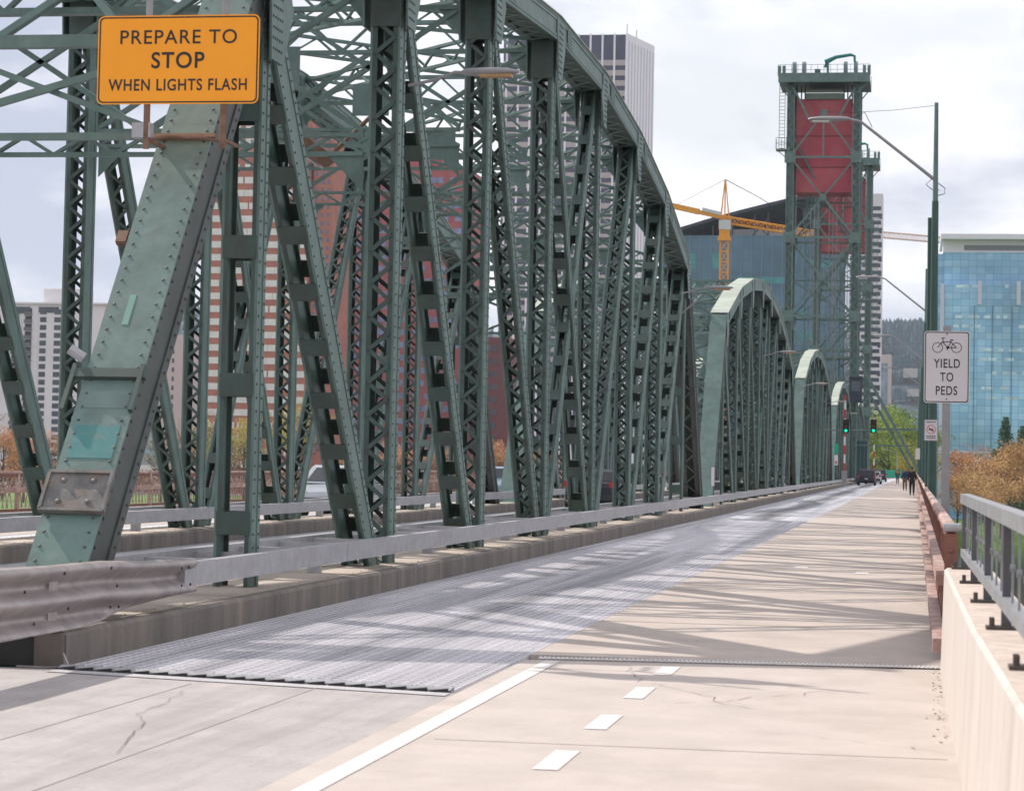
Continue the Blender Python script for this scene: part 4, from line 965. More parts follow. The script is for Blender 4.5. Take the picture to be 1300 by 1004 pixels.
# ------------------------------------------------------------------ cars
GLASS = mat('car_glass', (.02, .025, .03), rough=.08, var=.1); TYRE = mat('tyre', (.02, .02, .02), rough=.8); TAIL = mat('tail_lamp', (.4, .02, .02), rough=.3); RIM = mat('rim', (.3, .3, .3), rough=.35, metal=.7); LGT = mat('head_lamp', (.6, .62, .65), rough=.15); PLT = mat('number_plate', (.6, .6, .62), rough=.4)
def car(label, loc, rz, paint, suv=True, group='cars on the bridge'):
    t = thing('parked_car' if False else 'car', label, 'car', loc, rz, group)
    Lc = 4.4 if suv else 4.5; W = 1.8; H = 1.62 if suv else 1.42
    # body lofted from side profile stations: (y, zbottom, zbelt, halfwidth)
    st = [(-Lc / 2, .42, .80, .70), (-Lc / 2 + .06, .33, .95, .80), (-Lc / 2 + .35, .26, 1.0, .88), (-1.2, .24, .98, .90), (0, .24, .96, .90), (1.0, .24, .94, .90), (1.35, .25, .90, .88), (Lc / 2 - .35, .27, .80, .84), (Lc / 2 - .06, .34, .68, .76), (Lc / 2, .42, .58, .66)]
    vs = []; fs = []
    for (y, zb, zt, hw) in st:
        for (x, z) in ((-hw * .86, zb), (-hw, zb + .12), (-hw, (zb + zt) / 2), (-hw * .97, zt - .05), (-hw * .90, zt), (0, zt + .025), (hw * .90, zt), (hw * .97, zt - .05), (hw, (zb + zt) / 2), (hw, zb + .12), (hw * .86, zb)): vs.append((x, y, z))
    k = 11
    for i in range(len(st) - 1):
        for j in range(k): a = i * k + j; b = i * k + (j + 1) % k; fs.append((a, b, b + k, a + k))
    fs += [tuple(range(k)), tuple(range((len(st) - 1) * k, len(st) * k))[::-1]]
    MB().add(vs, fs).build('body', paint, t, smooth=False)
    rb = -Lc / 2 + (.12 if suv else .65)
    pr = [(rb, .98), (rb + .28, H - .08), (rb + .5, H), (.35, H), (.65, H - .06), (1.38, .93)]
    def cab(insx, mat_, nm, o=0):
        vs = []; 
        for (y, z) in pr:
            hw = .86 - (z - .95) * .22 + o; vs += [(-hw, y, z), (hw, y, z)]
        n = len(pr); fs = [tuple(range(0, 2 * n, 2))[::-1], tuple(range(1, 2 * n, 2))] + [(2 * i, 2 * i + 1, 2 * i + 3, 2 * i + 2) for i in range(n - 1)]
        return MB().add(vs, fs).build(nm, mat_, t)
    cab(0, paint, 'cabin')
    def face(pts, nm, m_): return MB().add(pts, [tuple(range(len(pts)))]).build(nm, m_, t)
    y0, z0 = pr[0]; y1, z1 = pr[1]
    def lp(a, b, f_): return a + (b - a) * f_
    ya, za, yb, zb = lp(y0, y1, .15), lp(z0, z1, .15), lp(y0, y1, .95), lp(z0, z1, .95)
    face([(-.72, ya - .012, za), (.72, ya - .012, za), (.62, yb - .012, zb), (-.62, yb - .012, zb)], 'rear_window', GLASS)
    y0, z0 = pr[5]; y1, z1 = pr[4]; ya, za, yb, zb = lp(y0, y1, .12), lp(z0, z1, .12), lp(y0, y1, .95), lp(z0, z1, .95)
    face([(.74, ya + .01, za + .012), (-.74, ya + .01, za + .012), (-.62, yb + .01, zb + .012), (.62, yb + .01, zb + .012)], 'windscreen', GLASS)
    for s in (-1, 1):
        for (a, b, a2, b2) in ((rb + .3, -.35, rb + .5, -.32), (-.27, 1.1, -.24, .55)):
            x0 = s * (.86 - .05 * .22 + .008); x1 = s * (.86 - (H - .13 - .95) * .22 + .008); face([(x0, a, 1.01), (x0, b, 1.01), (x1, b2, H - .13), (x1, a2, H - .13)], 'side_window', GLASS)
        MB().box(s * .76 - .11, s * .76 + .11, -Lc / 2 - .0, -Lc / 2 + .25, .82, 1.02).build('tail_lamp', TAIL, t)
        MB().box(s * .64 - .13, s * .64 + .13, Lc / 2 - .22, Lc / 2 - .02, .60, .72).build('head_lamp', LGT, t)
        MB().box(s * .98 - .09, s * .98 + .09, .75, .88, .95, 1.08).build('wing_mirror', paint, t)
        for yy in (-1.35, 1.38):
            wh = MB().tube([(s * .70, yy, .33), (s * .91, yy, .33)], .33, 20).build('wheel', TYRE, t); MB().tube([(s * .9, yy, .33), (s * .918, yy, .33)], .21, 14).build('rim', RIM, wh)
    MB().box(-.8, .8, -Lc / 2 - .05, -Lc / 2 + .15, .40, .60).build('bumper', mat('black_plastic', (.025, .025, .028), rough=.6), t)
    MB().box(-.16, .16, -Lc / 2 - .07, -Lc / 2 - .05, .62, .72).build('number_plate', PLT, t)
    if suv:
        for s in (-1, 1): MB().bar((s * .62, rb + .5, H + .05), (s * .62, .4, H + .05), .04, .04).build('roof_rail', GREYP, t)
    return t
DKC = mat('dark_grey_car_paint', (.028, .03, .042), rough=.25, var=.05, metal=.3); WHC = mat('white_car_paint', (.62, .62, .64), rough=.25, var=.03); SLC = mat('silver_car_paint', (.42, .45, .48), rough=.25, var=.03, metal=.4)
def carat(px, D): return (at(px, 600, D)[0], D + 2.2, 0.002)
car('dark grey hatchback with red tail lamps driving away in the near lane', carat(1100, 238), 0, DKC)
car('white car just ahead of the dark grey hatchback', carat(1108.3, 262), 0, WHC, False)
car('small dark car farthest ahead in the near lane', carat(1116.5, 320), 0, SLC if False else DKC, True)
car('silver car in the far lane seen between the near truss posts', (-15.6, 64.0, .002), math.pi, SLC, False)
car('dark car in the inner roadway partly hidden by truss posts', (-10.6, 80, .002), 0, DKC, False)
car('blue grey car in the far lane seen at the second truss post', (-15.7, 92, .002), math.pi, mat('blue_grey_paint', (.18, .25, .33), rough=.3), False)

# ------------------------------------------------------------------ people
def skin_chain(name, verts, edges, radii, m, parent, sub=1):
    me = bpy.data.meshes.new(name); me.from_pydata(verts, edges, []); me.update(); o = bpy.data.objects.new(name, me); COL.objects.link(o)
    sk = o.modifiers.new('skin', 'SKIN'); sk.use_smooth_shade = True
    for i, r in enumerate(radii): me.skin_vertices[0].data[i].radius = r if isinstance(r, tuple) else (r, r)
    me.skin_vertices[0].data[0].use_root = True
    if sub: ss = o.modifiers.new('sub', 'SUBSURF'); ss.levels = sub; ss.render_levels = sub
    dg = bpy.context.evaluated_depsgraph_get(); me2 = bpy.data.meshes.new_from_object(o.evaluated_get(dg)); bpy.data.objects.remove(o)
    me2.materials.clear(); me2.materials.append(m); o = bpy.data.objects.new(name, me2); COL.objects.link(o); o.parent = parent
    for p in me2.polygons: p.use_smooth = True
    return o
SKIN = mat('skin', (.42, .24, .17), rough=.6, var=.06); SHOE = mat('shoes', (.02, .018, .016), rough=.6)
def person(label, loc, rz, H, top, legs, hair, coat=True, vest=None, bag=None):
    t = thing('person', label, 'person', loc, rz, 'people walking on the sidewalk'); s = H / 1.75
    S = lambda x, y, z: (x * s, y * s, z * s)
    lf = .22; lb = -.24   # stride
    Vt = {'pelvis': (0, 0, .95), 'waist': (0, .01, 1.10), 'chest': (0, .02, 1.32), 'neck0': (0, .02, 1.47), 'neck1': (0, .035, 1.53), 'head': (0, .05, 1.63), 'crown': (0, .045, 1.71),
          'shL': (-.17, .02, 1.42), 'elL': (-.23, -.10, 1.16), 'wrL': (-.23, .02, .93), 'haL': (-.23, .05, .87), 'shR': (.17, .02, 1.42), 'elR': (.23, .06, 1.15), 'wrR': (.23, .22, .96), 'haR': (.23, .26, .91),
          'hiL': (-.09, 0, .90), 'knL': (-.10, lf * .75, .50), 'anL': (-.10, lf, .09), 'toL': (-.11, lf + .17, .04), 'hiR': (.09, 0, .90), 'knR': (.10, lb * .1, .49), 'anR': (.10, lb, .12), 'toR': (.11, lb + .15, .03)}
    R = {'pelvis': .14, 'waist': .125, 'chest': .15, 'neck0': .06, 'neck1': .052, 'head': .085, 'crown': .06, 'shL': .06, 'elL': .042, 'wrL': .028, 'haL': .034, 'shR': .06, 'elR': .042, 'wrR': .028, 'haR': .034, 'hiL': .09, 'knL': .06, 'anL': .04, 'toL': .035, 'hiR': .09, 'knR': .06, 'anR': .04, 'toR': .035}
    E = [('pelvis', 'waist'), ('waist', 'chest'), ('chest', 'neck0'), ('neck0', 'neck1'), ('neck1', 'head'), ('head', 'crown'), ('chest', 'shL'), ('shL', 'elL'), ('elL', 'wrL'), ('wrL', 'haL'), ('chest', 'shR'), ('shR', 'elR'), ('elR', 'wrR'), ('wrR', 'haR'), ('pelvis', 'hiL'), ('hiL', 'knL'), ('knL', 'anL'), ('anL', 'toL'), ('pelvis', 'hiR'), ('hiR', 'knR'), ('knR', 'anR'), ('anR', 'toR')]
    for sd, wr in (('L', -1), ('R', 1)):               # five fingers on each hand
        hx, hy, hz = Vt['ha' + sd]
        for f_ in range(4):
            a = 'f%s%d' % (sd, f_); b = 'g%s%d' % (sd, f_); Vt[a] = (hx, hy - .03 + f_ * .02, hz - .035); Vt[b] = (hx + wr * -.015, hy - .025 + f_ * .02, hz - .085 - (.008 if f_ in (1, 2) else 0)); R[a] = .0095; R[b] = .008; E += [('ha' + sd, a), (a, b)]
        Vt['t' + sd] = (hx - wr * .01, hy + .05, hz - .02); R['t' + sd] = .010; E.append(('ha' + sd, 't' + sd))
    Vt['nose'] = (0, .15, 1.62); R['nose'] = .014; E.append(('head', 'nose'))
    for sd in (-1, 1): Vt['ear%d' % sd] = (sd * .095, .04, 1.62); R['ear%d' % sd] = .018; E.append(('head', 'ear%d' % sd))
    keys = list(Vt)
    skin_chain('body', [S(*Vt[k]) for k in keys], [(keys.index(a), keys.index(b)) for a, b in E], [R[k] * s for k in keys], SKIN, t, 1)
    def sub(names, edges, grow, m, nm, ext=None):
        vv = dict(Vt); rr = {k: R[k] + grow for k in R}
        if ext: vv.update(ext[0]); rr.update(ext[1])
        skin_chain(nm, [S(*vv[k]) for k in names], [(names.index(a), names.index(b)) for a, b in edges], [rr[k] * s for k in names], m, t, 1)
    sub(['pelvis', 'hiL', 'knL', 'anL', 'hiR', 'knR', 'anR'], [('pelvis', 'hiL'), ('hiL', 'knL'), ('knL', 'anL'), ('pelvis', 'hiR'), ('hiR', 'knR'), ('knR', 'anR')], .022, legs, 'trousers')
    low = {'hem': (0, 0, .72 if coat else .90)}, {'hem': .17}
    sub(['chest', 'waist', 'pelvis', 'hem', 'neck0', 'shL', 'elL', 'wrL', 'shR', 'elR', 'wrR'], [('chest', 'waist'), ('waist', 'pelvis'), ('pelvis', 'hem'), ('chest', 'neck0'), ('chest', 'shL'), ('shL', 'elL'), ('elL', 'wrL'), ('chest', 'shR'), ('shR', 'elR'), ('elR', 'wrR')], .028, top, 'jacket', low)
    for sd, k in (('L', 0), ('R', 1)):
        a = Vt['an' + sd]; b = Vt['to' + sd]; skin_chain('shoe', [S(a[0], a[1] - .04, a[2] - .04), S(a[0], a[1] + .03, a[2] - .035), S(b[0], b[1] + .02, b[2])], [(0, 1), (1, 2)], [.05 * s, .052 * s, .045 * s], SHOE, t, 1)
    skin_chain('hair', [S(0, -.0, 1.60), S(0, -.005, 1.68), S(0, .05, 1.73)], [(0, 1), (1, 2)], [.075 * s, .09 * s, .07 * s], hair, t, 1)
    for sd in (-1, 1): MB().dome(S(sd * .03, .13, 1.64), (0, 1, 0), .009, .006).build('eye', BLACK, t)
    MB().box(-.025 * s, .025 * s, .125 * s, .137 * s, 1.575 * s, 1.583 * s).build('mouth', mat('lips', (.3, .1, .09)), t)
    if vest: sub(['chest', 'waist', 'neck0', 'shL', 'shR'], [('chest', 'waist'), ('chest', 'neck0'), ('chest', 'shL'), ('chest', 'shR')], .05, vest, 'safety_vest')
    return t
BLK = mat('black_cloth', (.014, .014, .017), rough=.85, var=.2); NAV = mat('navy_cloth', (.02, .03, .09), rough=.85); TAN = mat('tan_cloth', (.17, .10, .065), rough=.85); HR = mat('dark_hair', (.02, .015, .012), rough=.6); HB = mat('reddish_cap', (.40, .11, .07), rough=.7)
HV = mat('orange_vest', (.85, .20, .04), rough=.6); GRY = mat('grey_cloth', (.08, .09, .11), rough=.85)
DW = .004
person('person in a black coat and dark trousers walking away, nearest on the sidewalk', (at(1158, 600, 153)[0], 153, DW), 0, 1.80, BLK, BLK, HR)
person('person in navy jacket, brown trousers and reddish cap behind the one in black', (at(1149, 600, 186)[0], 186, DW), 0, 1.76, NAV, TAN, HB, coat=False)
person('person in an orange safety vest farthest along the sidewalk', (at(1139.5, 600, 275)[0], 275, DW), 0, 1.8, GRY, GRY, mat('blue_helmet', (.05, .12, .35)), coat=False, vest=HV)

# ------------------------------------------------------------------ far road sign and lamp
c = at(1134, 601.5, 430)
t = thing('overhead_road_sign', 'distant green road sign above the end of the bridge', 'sign', c)
MB().prism(rrect(2.9, 1.35, .1), -.03, .03, axis=1).build('panel', SIGNG, t)
m = MB(); m.tube([(0, .1, -3), (0, .1, .6)], .1, 8); m.build('post', GREYP, t)
t = thing('far_street_lamp', 'small distant lamp post above the green road sign', 'street lamp', (at(1139, 590, 440)[0], 440, -.6)); m = MB(); m.tube([(0, 0, 0), (0, 0, 5.5)], .1, 8); m.tube([(0, 0, 5.3), (-1.8, 0, 5.9), (-2.2, 0, 5.9)], .06, 6); m.build('pole', GREYP, t); MB().box(-2.7, -1.9, -.15, .15, 5.85, 6.0).build('lamp_head', GREYP, t)

# ------------------------------------------------------------------ hills
def hill(name, pts, D, z0, m, seed, dep=900):
    """ridge polyline of (px, py); rises from z0, real depth dep"""
    cs = [at(px, py, D) for px, py in pts]; vs = []; fs = []; nx = 160; ny = 14
    for j in range(ny + 1):
        v = j / ny
        for i in range(nx + 1):
            u = i / nx * (len(cs) - 1); k = min(int(u), len(cs) - 2); c = cs[k].lerp(cs[k + 1], u - k)
            prof = math.sin(min(1, v * 1.15) * math.pi / 2) ** .8 if v < .87 else 1 - (v - .87) * 1.5
            nz = noise.noise(V((c[0] * .006, v * 5, seed))) * 14 * v + noise.noise(V((c[0] * .03, v * 17, seed))) * 5 * v
            vs.append((c[0] * (1 + (v - .8) * .2), D + (v - .87) * dep, z0 + (c[2] - z0) * prof + nz))
    for j in range(ny):
        for i in range(nx): a = j * (nx + 1) + i; fs.append((a, a + 1, a + nx + 2, a + nx + 1))
    o = MB().add(vs, fs).build(name, m, smooth=True); return tag(o, kind='structure')
HILLM = mat('forested_hill', (.035, .075, .10), rough=.95, var=.5, scale=.035, bump=1., bscale=.05)
overlay(HILLM, (.10, .085, .075), .012, .55, .65, amount=.8, seed=2)
hill('forested_hill', [(-900, 470), (-200, 410), (60, 396), (120, 402), (200, 396), (420, 415), (700, 430), (900, 440), (1080, 428), (1125, 422), (1150, 416), (1180, 420), (1260, 430), (1500, 440), (1900, 480)], 3300, -9.5, HILLM, 3)
# conifers standing along the ridge so that the skyline is toothed
def cone_tree(mb, x, y, z, h, r):
    n = 6
    for k in range(3):
        zb = z + h * (.1 + .27 * k); zt = z + h * (.55 + .225 * k); rr = r * (1 - .27 * k); b = len(mb.v)
        for i in range(n): a = 6.283 * i / n + k; q_ = rr * rnd.uniform(.75, 1.2); mb.v.append((x + q_ * math.cos(a), y + q_ * math.sin(a), zb))
        mb.v.append((x, y, zt)); mb.f += [(b + i, b + (i + 1) % n, b + n) for i in range(n)]
m = MB(); hm = bpy.data.objects['forested_hill'].data
vs_h = [v.co.copy() for v in hm.vertices]
for i in range(8000):
    v_ = vs_h[rnd.randrange(161 * 3, 161 * 13)]
    px_ = v_[0] / v_[1]
    if px_ < -.42 or px_ > .08: continue
    h_ = rnd.uniform(9, 19); cone_tree(m, v_[0] + rnd.uniform(-25, 25), v_[1] + rnd.uniform(-20, 20), v_[2] - 5, h_, h_ * .28)
tag(m.build('hillside_forest', mat('hill_conifers', (.03, .075, .105), rough=.95, var=.6, scale=.02)), 'dense dark conifer forest covering the distant hill', 'forest', kind='stuff')
m = MB()
for i in range(38):
    v_ = vs_h[rnd.randrange(161 * 3, 161 * 9)]
    if not -.03 < v_[0] / v_[1] < .02: continue
    m.box(v_[0] - 8, v_[0] + 8, v_[1] - 28, v_[1] - 12, v_[2], v_[2] + rnd.uniform(6, 12))
tag(m.build('hillside_houses', mat('hill_house_walls', (.4, .38, .36), rough=.8)), 'scattered pale houses among the trees on the distant hill', 'houses', kind='stuff')

REST = {}
def split(mb, name, m, parent):
    """every box of mb becomes a part of its own, up to 100 of a name per thing; the rest is gathered"""
    key = (parent.name, name); cnt, rest, _p, _m = REST.setdefault(key, [0, MB(), parent, m])
    for b in range(len(mb.v) // 8):
        vs = mb.v[b * 8:b * 8 + 8]; fs = [tuple(i - b * 8 for i in f) for f in mb.f[b * 6:b * 6 + 6]]
        if REST[key][0] < 98: MB().add(vs, fs).build(name, m, parent); REST[key][0] += 1
        else: rest.add(vs, fs)
# ------------------------------------------------------------------ buildings
def glassmat(name, c1, c2, mull, bw, rh, ms=.03, rough=.15, metal=.0, mort_w=None, off=0., nscale=.03):
    mt = bpy.data.materials.new(name); mt.use_nodes = True; t = mt.node_tree; b = t.nodes['Principled BSDF']; nn = t.nodes; l = t.links
    tc = nn.new('ShaderNodeTexCoord'); sx = nn.new('ShaderNodeSeparateXYZ'); l.new(tc.outputs['Object'], sx.inputs[0])
    sm = nn.new('ShaderNodeMath'); sm.operation = 'ADD'; l.new(sx.outputs[0], sm.inputs[0]); l.new(sx.outputs[1], sm.inputs[1])
    cb = nn.new('ShaderNodeCombineXYZ'); l.new(sm.outputs[0], cb.inputs[0]); l.new(sx.outputs[2], cb.inputs[1])
    br = nn.new('ShaderNodeTexBrick'); br.offset = off; br.inputs['Scale'].default_value = 1; br.inputs['Brick Width'].default_value = bw; br.inputs['Row Height'].default_value = rh; br.inputs['Mortar Size'].default_value = ms; br.inputs['Bias'].default_value = -.1
    br.inputs['Color1'].default_value = (*c1, 1); br.inputs['Color2'].default_value = (*c2, 1); br.inputs['Mortar'].default_value = (*mull, 1); l.new(cb.outputs[0], br.inputs[0])
    n = nn.new('ShaderNodeTexNoise'); n.inputs['Scale'].default_value = nscale; n.inputs['Detail'].default_value = 5; mpn = nn.new('ShaderNodeMapping'); mpn.inputs['Scale'].default_value = (1, 1, 2.5); l.new(tc.outputs['Object'], mpn.inputs[0]); l.new(mpn.outputs[0], n.inputs[0])
    mr = nn.new('ShaderNodeMapRange'); mr.inputs[1].default_value = .3; mr.inputs[2].default_value = .7; mr.inputs[3].default_value = .65; mr.inputs[4].default_value = 1.4; l.new(n.outputs[0], mr.inputs[0])
    mx = nn.new('ShaderNodeMixRGB'); mx.blend_type = 'MULTIPLY'; mx.inputs[0].default_value = 1; l.new(br.outputs[0], mx.inputs[1]); l.new(mr.outputs[0], mx.inputs[2]); l.new(mx.outputs[0], b.inputs['Base Color'])
    b.inputs['Roughness'].default_value = rough; b.inputs['Metallic'].default_value = metal
    nb = nn.new('ShaderNodeTexNoise'); nb.inputs['Scale'].default_value = .15; bp = nn.new('ShaderNodeBump'); bp.inputs['Strength'].default_value = .15; bp.inputs['Distance'].default_value = .5; l.new(tc.outputs['Object'], nb.inputs[0]); l.new(nb.outputs[0], bp.inputs['Height']); l.new(bp.outputs[0], b.inputs['Normal'])
    return mt
WIN = mat('dark_window_glass', (.035, .05, .075), rough=.15, var=.4, scale=.3)
def bldg(name, label, px0, px1, pyt, D, depth, m, side=None):
    a = at(px0, pyt, D); b = at(px1, pyt, D); w_ = b[0] - a[0]; H_ = (a[2] + b[2]) / 2 - Z0
    t = thing(name, label, 'building', (a[0], D, Z0))
    MB().box(0, w_, 0, depth, 0, H_).build('walls', m, t); return t, w_, H_
U = lambda D: D / F
# A apartment slab, far left
WA = mat('off_white_concrete', (.74, .72, .75), rough=.8, var=.06, scale=.1)
t, w_, H_ = bldg('apartment_block', 'off white apartment tower with columns of dark balconies at far left', -60, 132, 386, 760, 24, WA)
u_ = U(760); nf = 22; fh = H_ / (nf + 1.2)
def wx(px): return (px + 60) * u_
for f_ in range(nf):
    z = H_ - (f_ + 1.45) * fh
    r_ = MB()
    for px in (64, 84, 104, 122): r_.box(wx(px), wx(px + 9), -.10, .05, z + .4, z + fh - .55)
    split(r_, 'window', WIN, t)
    r_ = MB()
    for px in (25, 43): r_.box(wx(px), wx(px + 9.5), -.08, .05, z + .15, z + fh - .2)
    split(r_, 'balcony_recess', mat('shaded_recess', (.05, .05, .055), rough=.8), t)
    r_ = MB()
    for px in (25, 43): r_.box(wx(px - .5), wx(px + 10), -.9, -.085, z + .1, z + .25); r_.box(wx(px - .5), wx(px + 10), -.9, -.84, z + .25, z + 1.2)
    split(r_, 'balcony_rail', mat('balcony_rail', (.13, .13, .14), rough=.6), t)
m = MB(); m.box(wx(14), wx(50), -.12, .1, H_ - fh * 1.2, H_ - fh * .35); m.box(wx(62), wx(90), -.12, .1, H_ - fh * 1.1, H_ - fh * .35); split(m, 'penthouse_window', WIN, t)
m = MB(); m.box(-.5, w_ + .5, -.8, 24, H_, H_ + .6); m.build('parapet', WA, t)
m = MB(); m.box(wx(62), wx(115), 4, 16, H_ + .6, H_ + 5.5); m.build('penthouse', WA, t)
m = MB(); m.box(wx(59.5), wx(61.5), -.2, .1, 0, H_); m.box(wx(36), wx(38), -.3, .1, 0, H_ - fh * 1.4); split(m, 'pilaster', WA, t)
# B pale concrete block
t, w_, H_ = bldg('pale_office_block', 'plain pinkish white concrete building behind the second lattice post', 205, 262, 425, 900, 30, mat('pinkish_concrete', (.55, .46, .44), rough=.8, var=.05))
m = MB(); [m.box(w_ * .25, w_ * .30, -.08, .1, z, z + 1.8) for z in [H_ - 4 - 3.6 * i for i in range(11)]]; split(m, 'window', WIN, t)
m = MB(); [m.box(w_ * .6, w_ * .66, -.08, .1, z, z + 1.8) for z in [H_ - 4 - 3.6 * i for i in range(11)]]; split(m, 'window', WIN, t)
# C striped brick tower
BRICK = mat('orange_red_brick', (.42, .15, .11), rough=.85, var=.12, scale=.4); PB = mat('pale_window_band', (.72, .69, .67), rough=.6, var=.08, scale=.3)
D = 700; u_ = U(D); t, w_, H_ = bldg('striped_brick_tower', 'tall orange brick tower striped with white window bands', 262, 396, 118, D, 30, BRICK)
fh = 17.0 * u_; nf = int(H_ / fh)
for f_ in range(nf - 1):
    z = H_ - (f_ + 1) * fh - .3; r_ = MB()
    x = 0.4
    if f_ < nf - 6:
        while x < w_ - 1:
            seg = rnd.choice((5.2, 6.8, 8.4)) if f_ > 5 else 2.6; r_.box(x, min(w_ - .3, x + seg), -.12, .05, z, z + fh * .50); x += seg + (rnd.choice((.12, .12, .5)) if f_ > 5 else 1.6)
    else:
        while x < w_ - 1: r_.box(x, x + .7, -.12, .05, z, z + fh * .5); x += 1.5
    split(r_, 'window_strip', PB if f_ < nf - 6 else WIN, t)
    r_ = MB()
    for i in range(int(w_ / 3.4)): r_.box(1 + i * 3.4, 1.9 + i * 3.4, -.16, -.121, z + .25, z + fh * .42)
    if f_ < 6: split(r_, 'window', mat('mid_window_glass', (.20, .22, .26), rough=.2), t)
m = MB(); m.box(-.3, w_ + .3, -.4, 30, H_, H_ + 1.2); m.build('parapet', BRICK, t)
t2 = thing('brick_tower_wing', 'orange brick wing with paired vertical windows beside the striped tower', 'building', (at(397, 175, D)[0], D + 2, Z0))
b = at(397, 165, D); c = at(422, 172, D); H2_ = b[2] - Z0; w2 = c[0] - b[0]
MB().box(0, w2, 0, 24, 0, H2_).build('walls', BRICK, t2)
for k in range(38):
    z = H2_ - 2.4 - k * 2.55
    if z < 1: break
    m = MB(); [m.box(w2 * fx, w2 * (fx + .13), -.1, .05, z - 1.35, z) for fx in (.12, .42, .72)]; split(m, 'window', mat('blue_grey_window', (.12, .14, .22), rough=.2), t2)
# D red brick with blue window bands
RB = mat('rose_red_brick', (.36, .095, .10), rough=.85, var=.1, scale=.3); BW = mat('blue_violet_window', (.20, .25, .42), rough=.15, var=.35, scale=.2)
D = 800; u_ = U(D); t, w_, H_ = bldg('red_brick_office', 'wide rose red brick office building with bluish window bands', 420, 592, 212, D, 34, RB)
fh = 16.5 * u_
for k in range(int(H_ / fh) - 1):
    z = H_ - (k + 1.3) * fh; m = MB(); x = 1.2
    while x < w_ - 2: m.box(x, x + 2.3, -.12, .05, z, z + fh * .45); x += rnd.choice((2.5, 2.5, 4.6))
    split(m, 'window_strip', BW, t)
m = MB(); [m.box(3 + i * 9, 3.8 + i * 9, -.14, .05, 8, H_ - 6) for i in range(5)]; split(m, 'brick_pier', RB, t)
m = MB(); m.box(w_ * .25, w_ * .8, 6, 26, H_, H_ + 6); m.build('penthouse', RB, t)
# E darker red building
D = 760; t, w_, H_ = bldg('dark_red_building', 'lower dark red building with dark windows seen through the lattice at centre', 596, 646, 428, D, 30, mat('dark_red_wall', (.17, .05, .055), rough=.8, var=.1))
for k in range(int(H_ / 4.2) - 1):
    z = H_ - (k + 1.1) * 4.2; m = MB(); [m.box(w_ * .1 + i * 2.2, w_ * .1 + i * 2.2 + 1.5, -.1, .05, z, z + 1.9) for i in range(4)]; split(m, 'window', WIN, t)
# F skyscraper with white fins
D = 1100; u_ = U(D); WF = mat('white_stone_fin', (.78, .75, .78), rough=.7, var=.04, scale=.1); t, w_, H_ = bldg('white_skyscraper', 'tall skyscraper with white vertical fins and dark glass behind the nearest arch', 640, 797, 45, D, 36, mat('dark_violet_glass', (.03, .03, .075), rough=.2, var=.2, scale=.1))
nfin = int(157 / 15.6); 
for i in range(nfin + 1):
    x = w_ - i * 15.6 * u_; 
    if x < 0: break
    MB().box(x - .85, x + .0, -.6, .05, 0, H_ + .5).build('vertical_fin', WF, t)
for k in range(30):
    z = H_ - (40 + k * 13.2) * u_
    if z < 0: break
    m = MB(); m.box(0, w_, -.3, .05, z, z + 7.0 * u_); m.build('spandrel_band', mat('beige_spandrel', (.42, .36, .36), rough=.7, var=.06), t)
b2 = MB(); vs = []
x0 = w_ + .02; dpth = 27 * 1.0
ex = 24.5 * u_
b2.prism([(x0, -.3), (x0 + ex, 34), (x0 - 6, 36)], 0, H_ + .4, axis=2); wb = b2.build('side_wall', WF, t)
m = MB()
for i in range(9):
    f0 = (i + .35) / 9; xa_ = x0 + ex * f0 + .03; ya_ = -.3 + 34.3 * f0; m.add([(xa_, ya_, 2), (xa_ + ex * .03, ya_ + 34.3 * .03, 2), (xa_ + ex * .03, ya_ + 34.3 * .03, H_ - 3), (xa_, ya_, H_ - 3)], [(0, 1, 2, 3)])
    for q_ in (-1,): pass
m.build('window_slots', mat('slot_glass', (.35, .34, .40), rough=.3), t)  # grey glass slots laid on the white side wall
m = MB(); m.tube([(w_ - 1, 5, H_), (w_ - 1, 5, H_ + 6)], .2, 6); m.tube([(w_ + 3, 10, H_), (w_ + 3, 10, H_ + 4)], .2, 6); m.build('roof_antenna', GREYP, t)
# G teal glass block with the dark roof canopy
D = 620; u_ = U(D); t, w_, H_ = bldg('teal_glass_building', 'teal glass courthouse sized block behind the orange crane', 840, 1074, 299, D, 40, glassmat('teal_glass', (.06, .13, .20), (.075, .16, .24), (.05, .10, .16), 2.7, 3.1, .05, nscale=.02))
m = MB(); x = 2.0
while x < w_: m.box(x, x + .14, -.12, .05, 0, H_); x += 2.7
m.build('mullions', mat('pale_mullion', (.22, .26, .28), rough=.5), t)
for i, (px, py, wd, hh) in enumerate(((868, 322, 16, 20), (905, 322, 10, 20), (1000, 322, 12, 14), (938, 352, 60, 8), (868, 355, 40, 8), (1028, 330, 30, 9), (985, 392, 40, 7), (1012, 420, 30, 10))):
    m = MB(); x = (px - 840) * u_; z = H_ - (py - 299) * u_; m.box(x, x + wd * u_, -.07, .04, z - hh * u_, z); m.build('bright_window', mat('turquoise_window', (.05, .24, .26), rough=.2, var=.3, scale=.3), t)
cp = MB(); pts = [(858, 296, 318), (900, 283, 297), (940, 272, 292), (980, 262, 284), (1010, 255, 278), (1048, 250, 275), (1075, 250, 275)]
rows = []
for (px, a_, b_) in pts:
    p0 = at(px, a_, D + 6); p1 = at(px, b_, D + 2); rows.append([(p0[0], D - 3, p0[2]), (p0[0], D - 3, p0[2] - .9), (p0[0], D + 32, p0[2] - 7.5), (p0[0], D + 32, p0[2] - 6.5)])
vs = [p for r_ in rows for p in r_]; fs = []
for i in range(len(rows) - 1):
    for j in range(4): a0 = i * 4 + j; a1 = i * 4 + (j + 1) % 4; fs.append((a0, a1, a1 + 4, a0 + 4))
fs += [(3, 2, 1, 0), tuple(range(len(vs) - 4, len(vs)))]
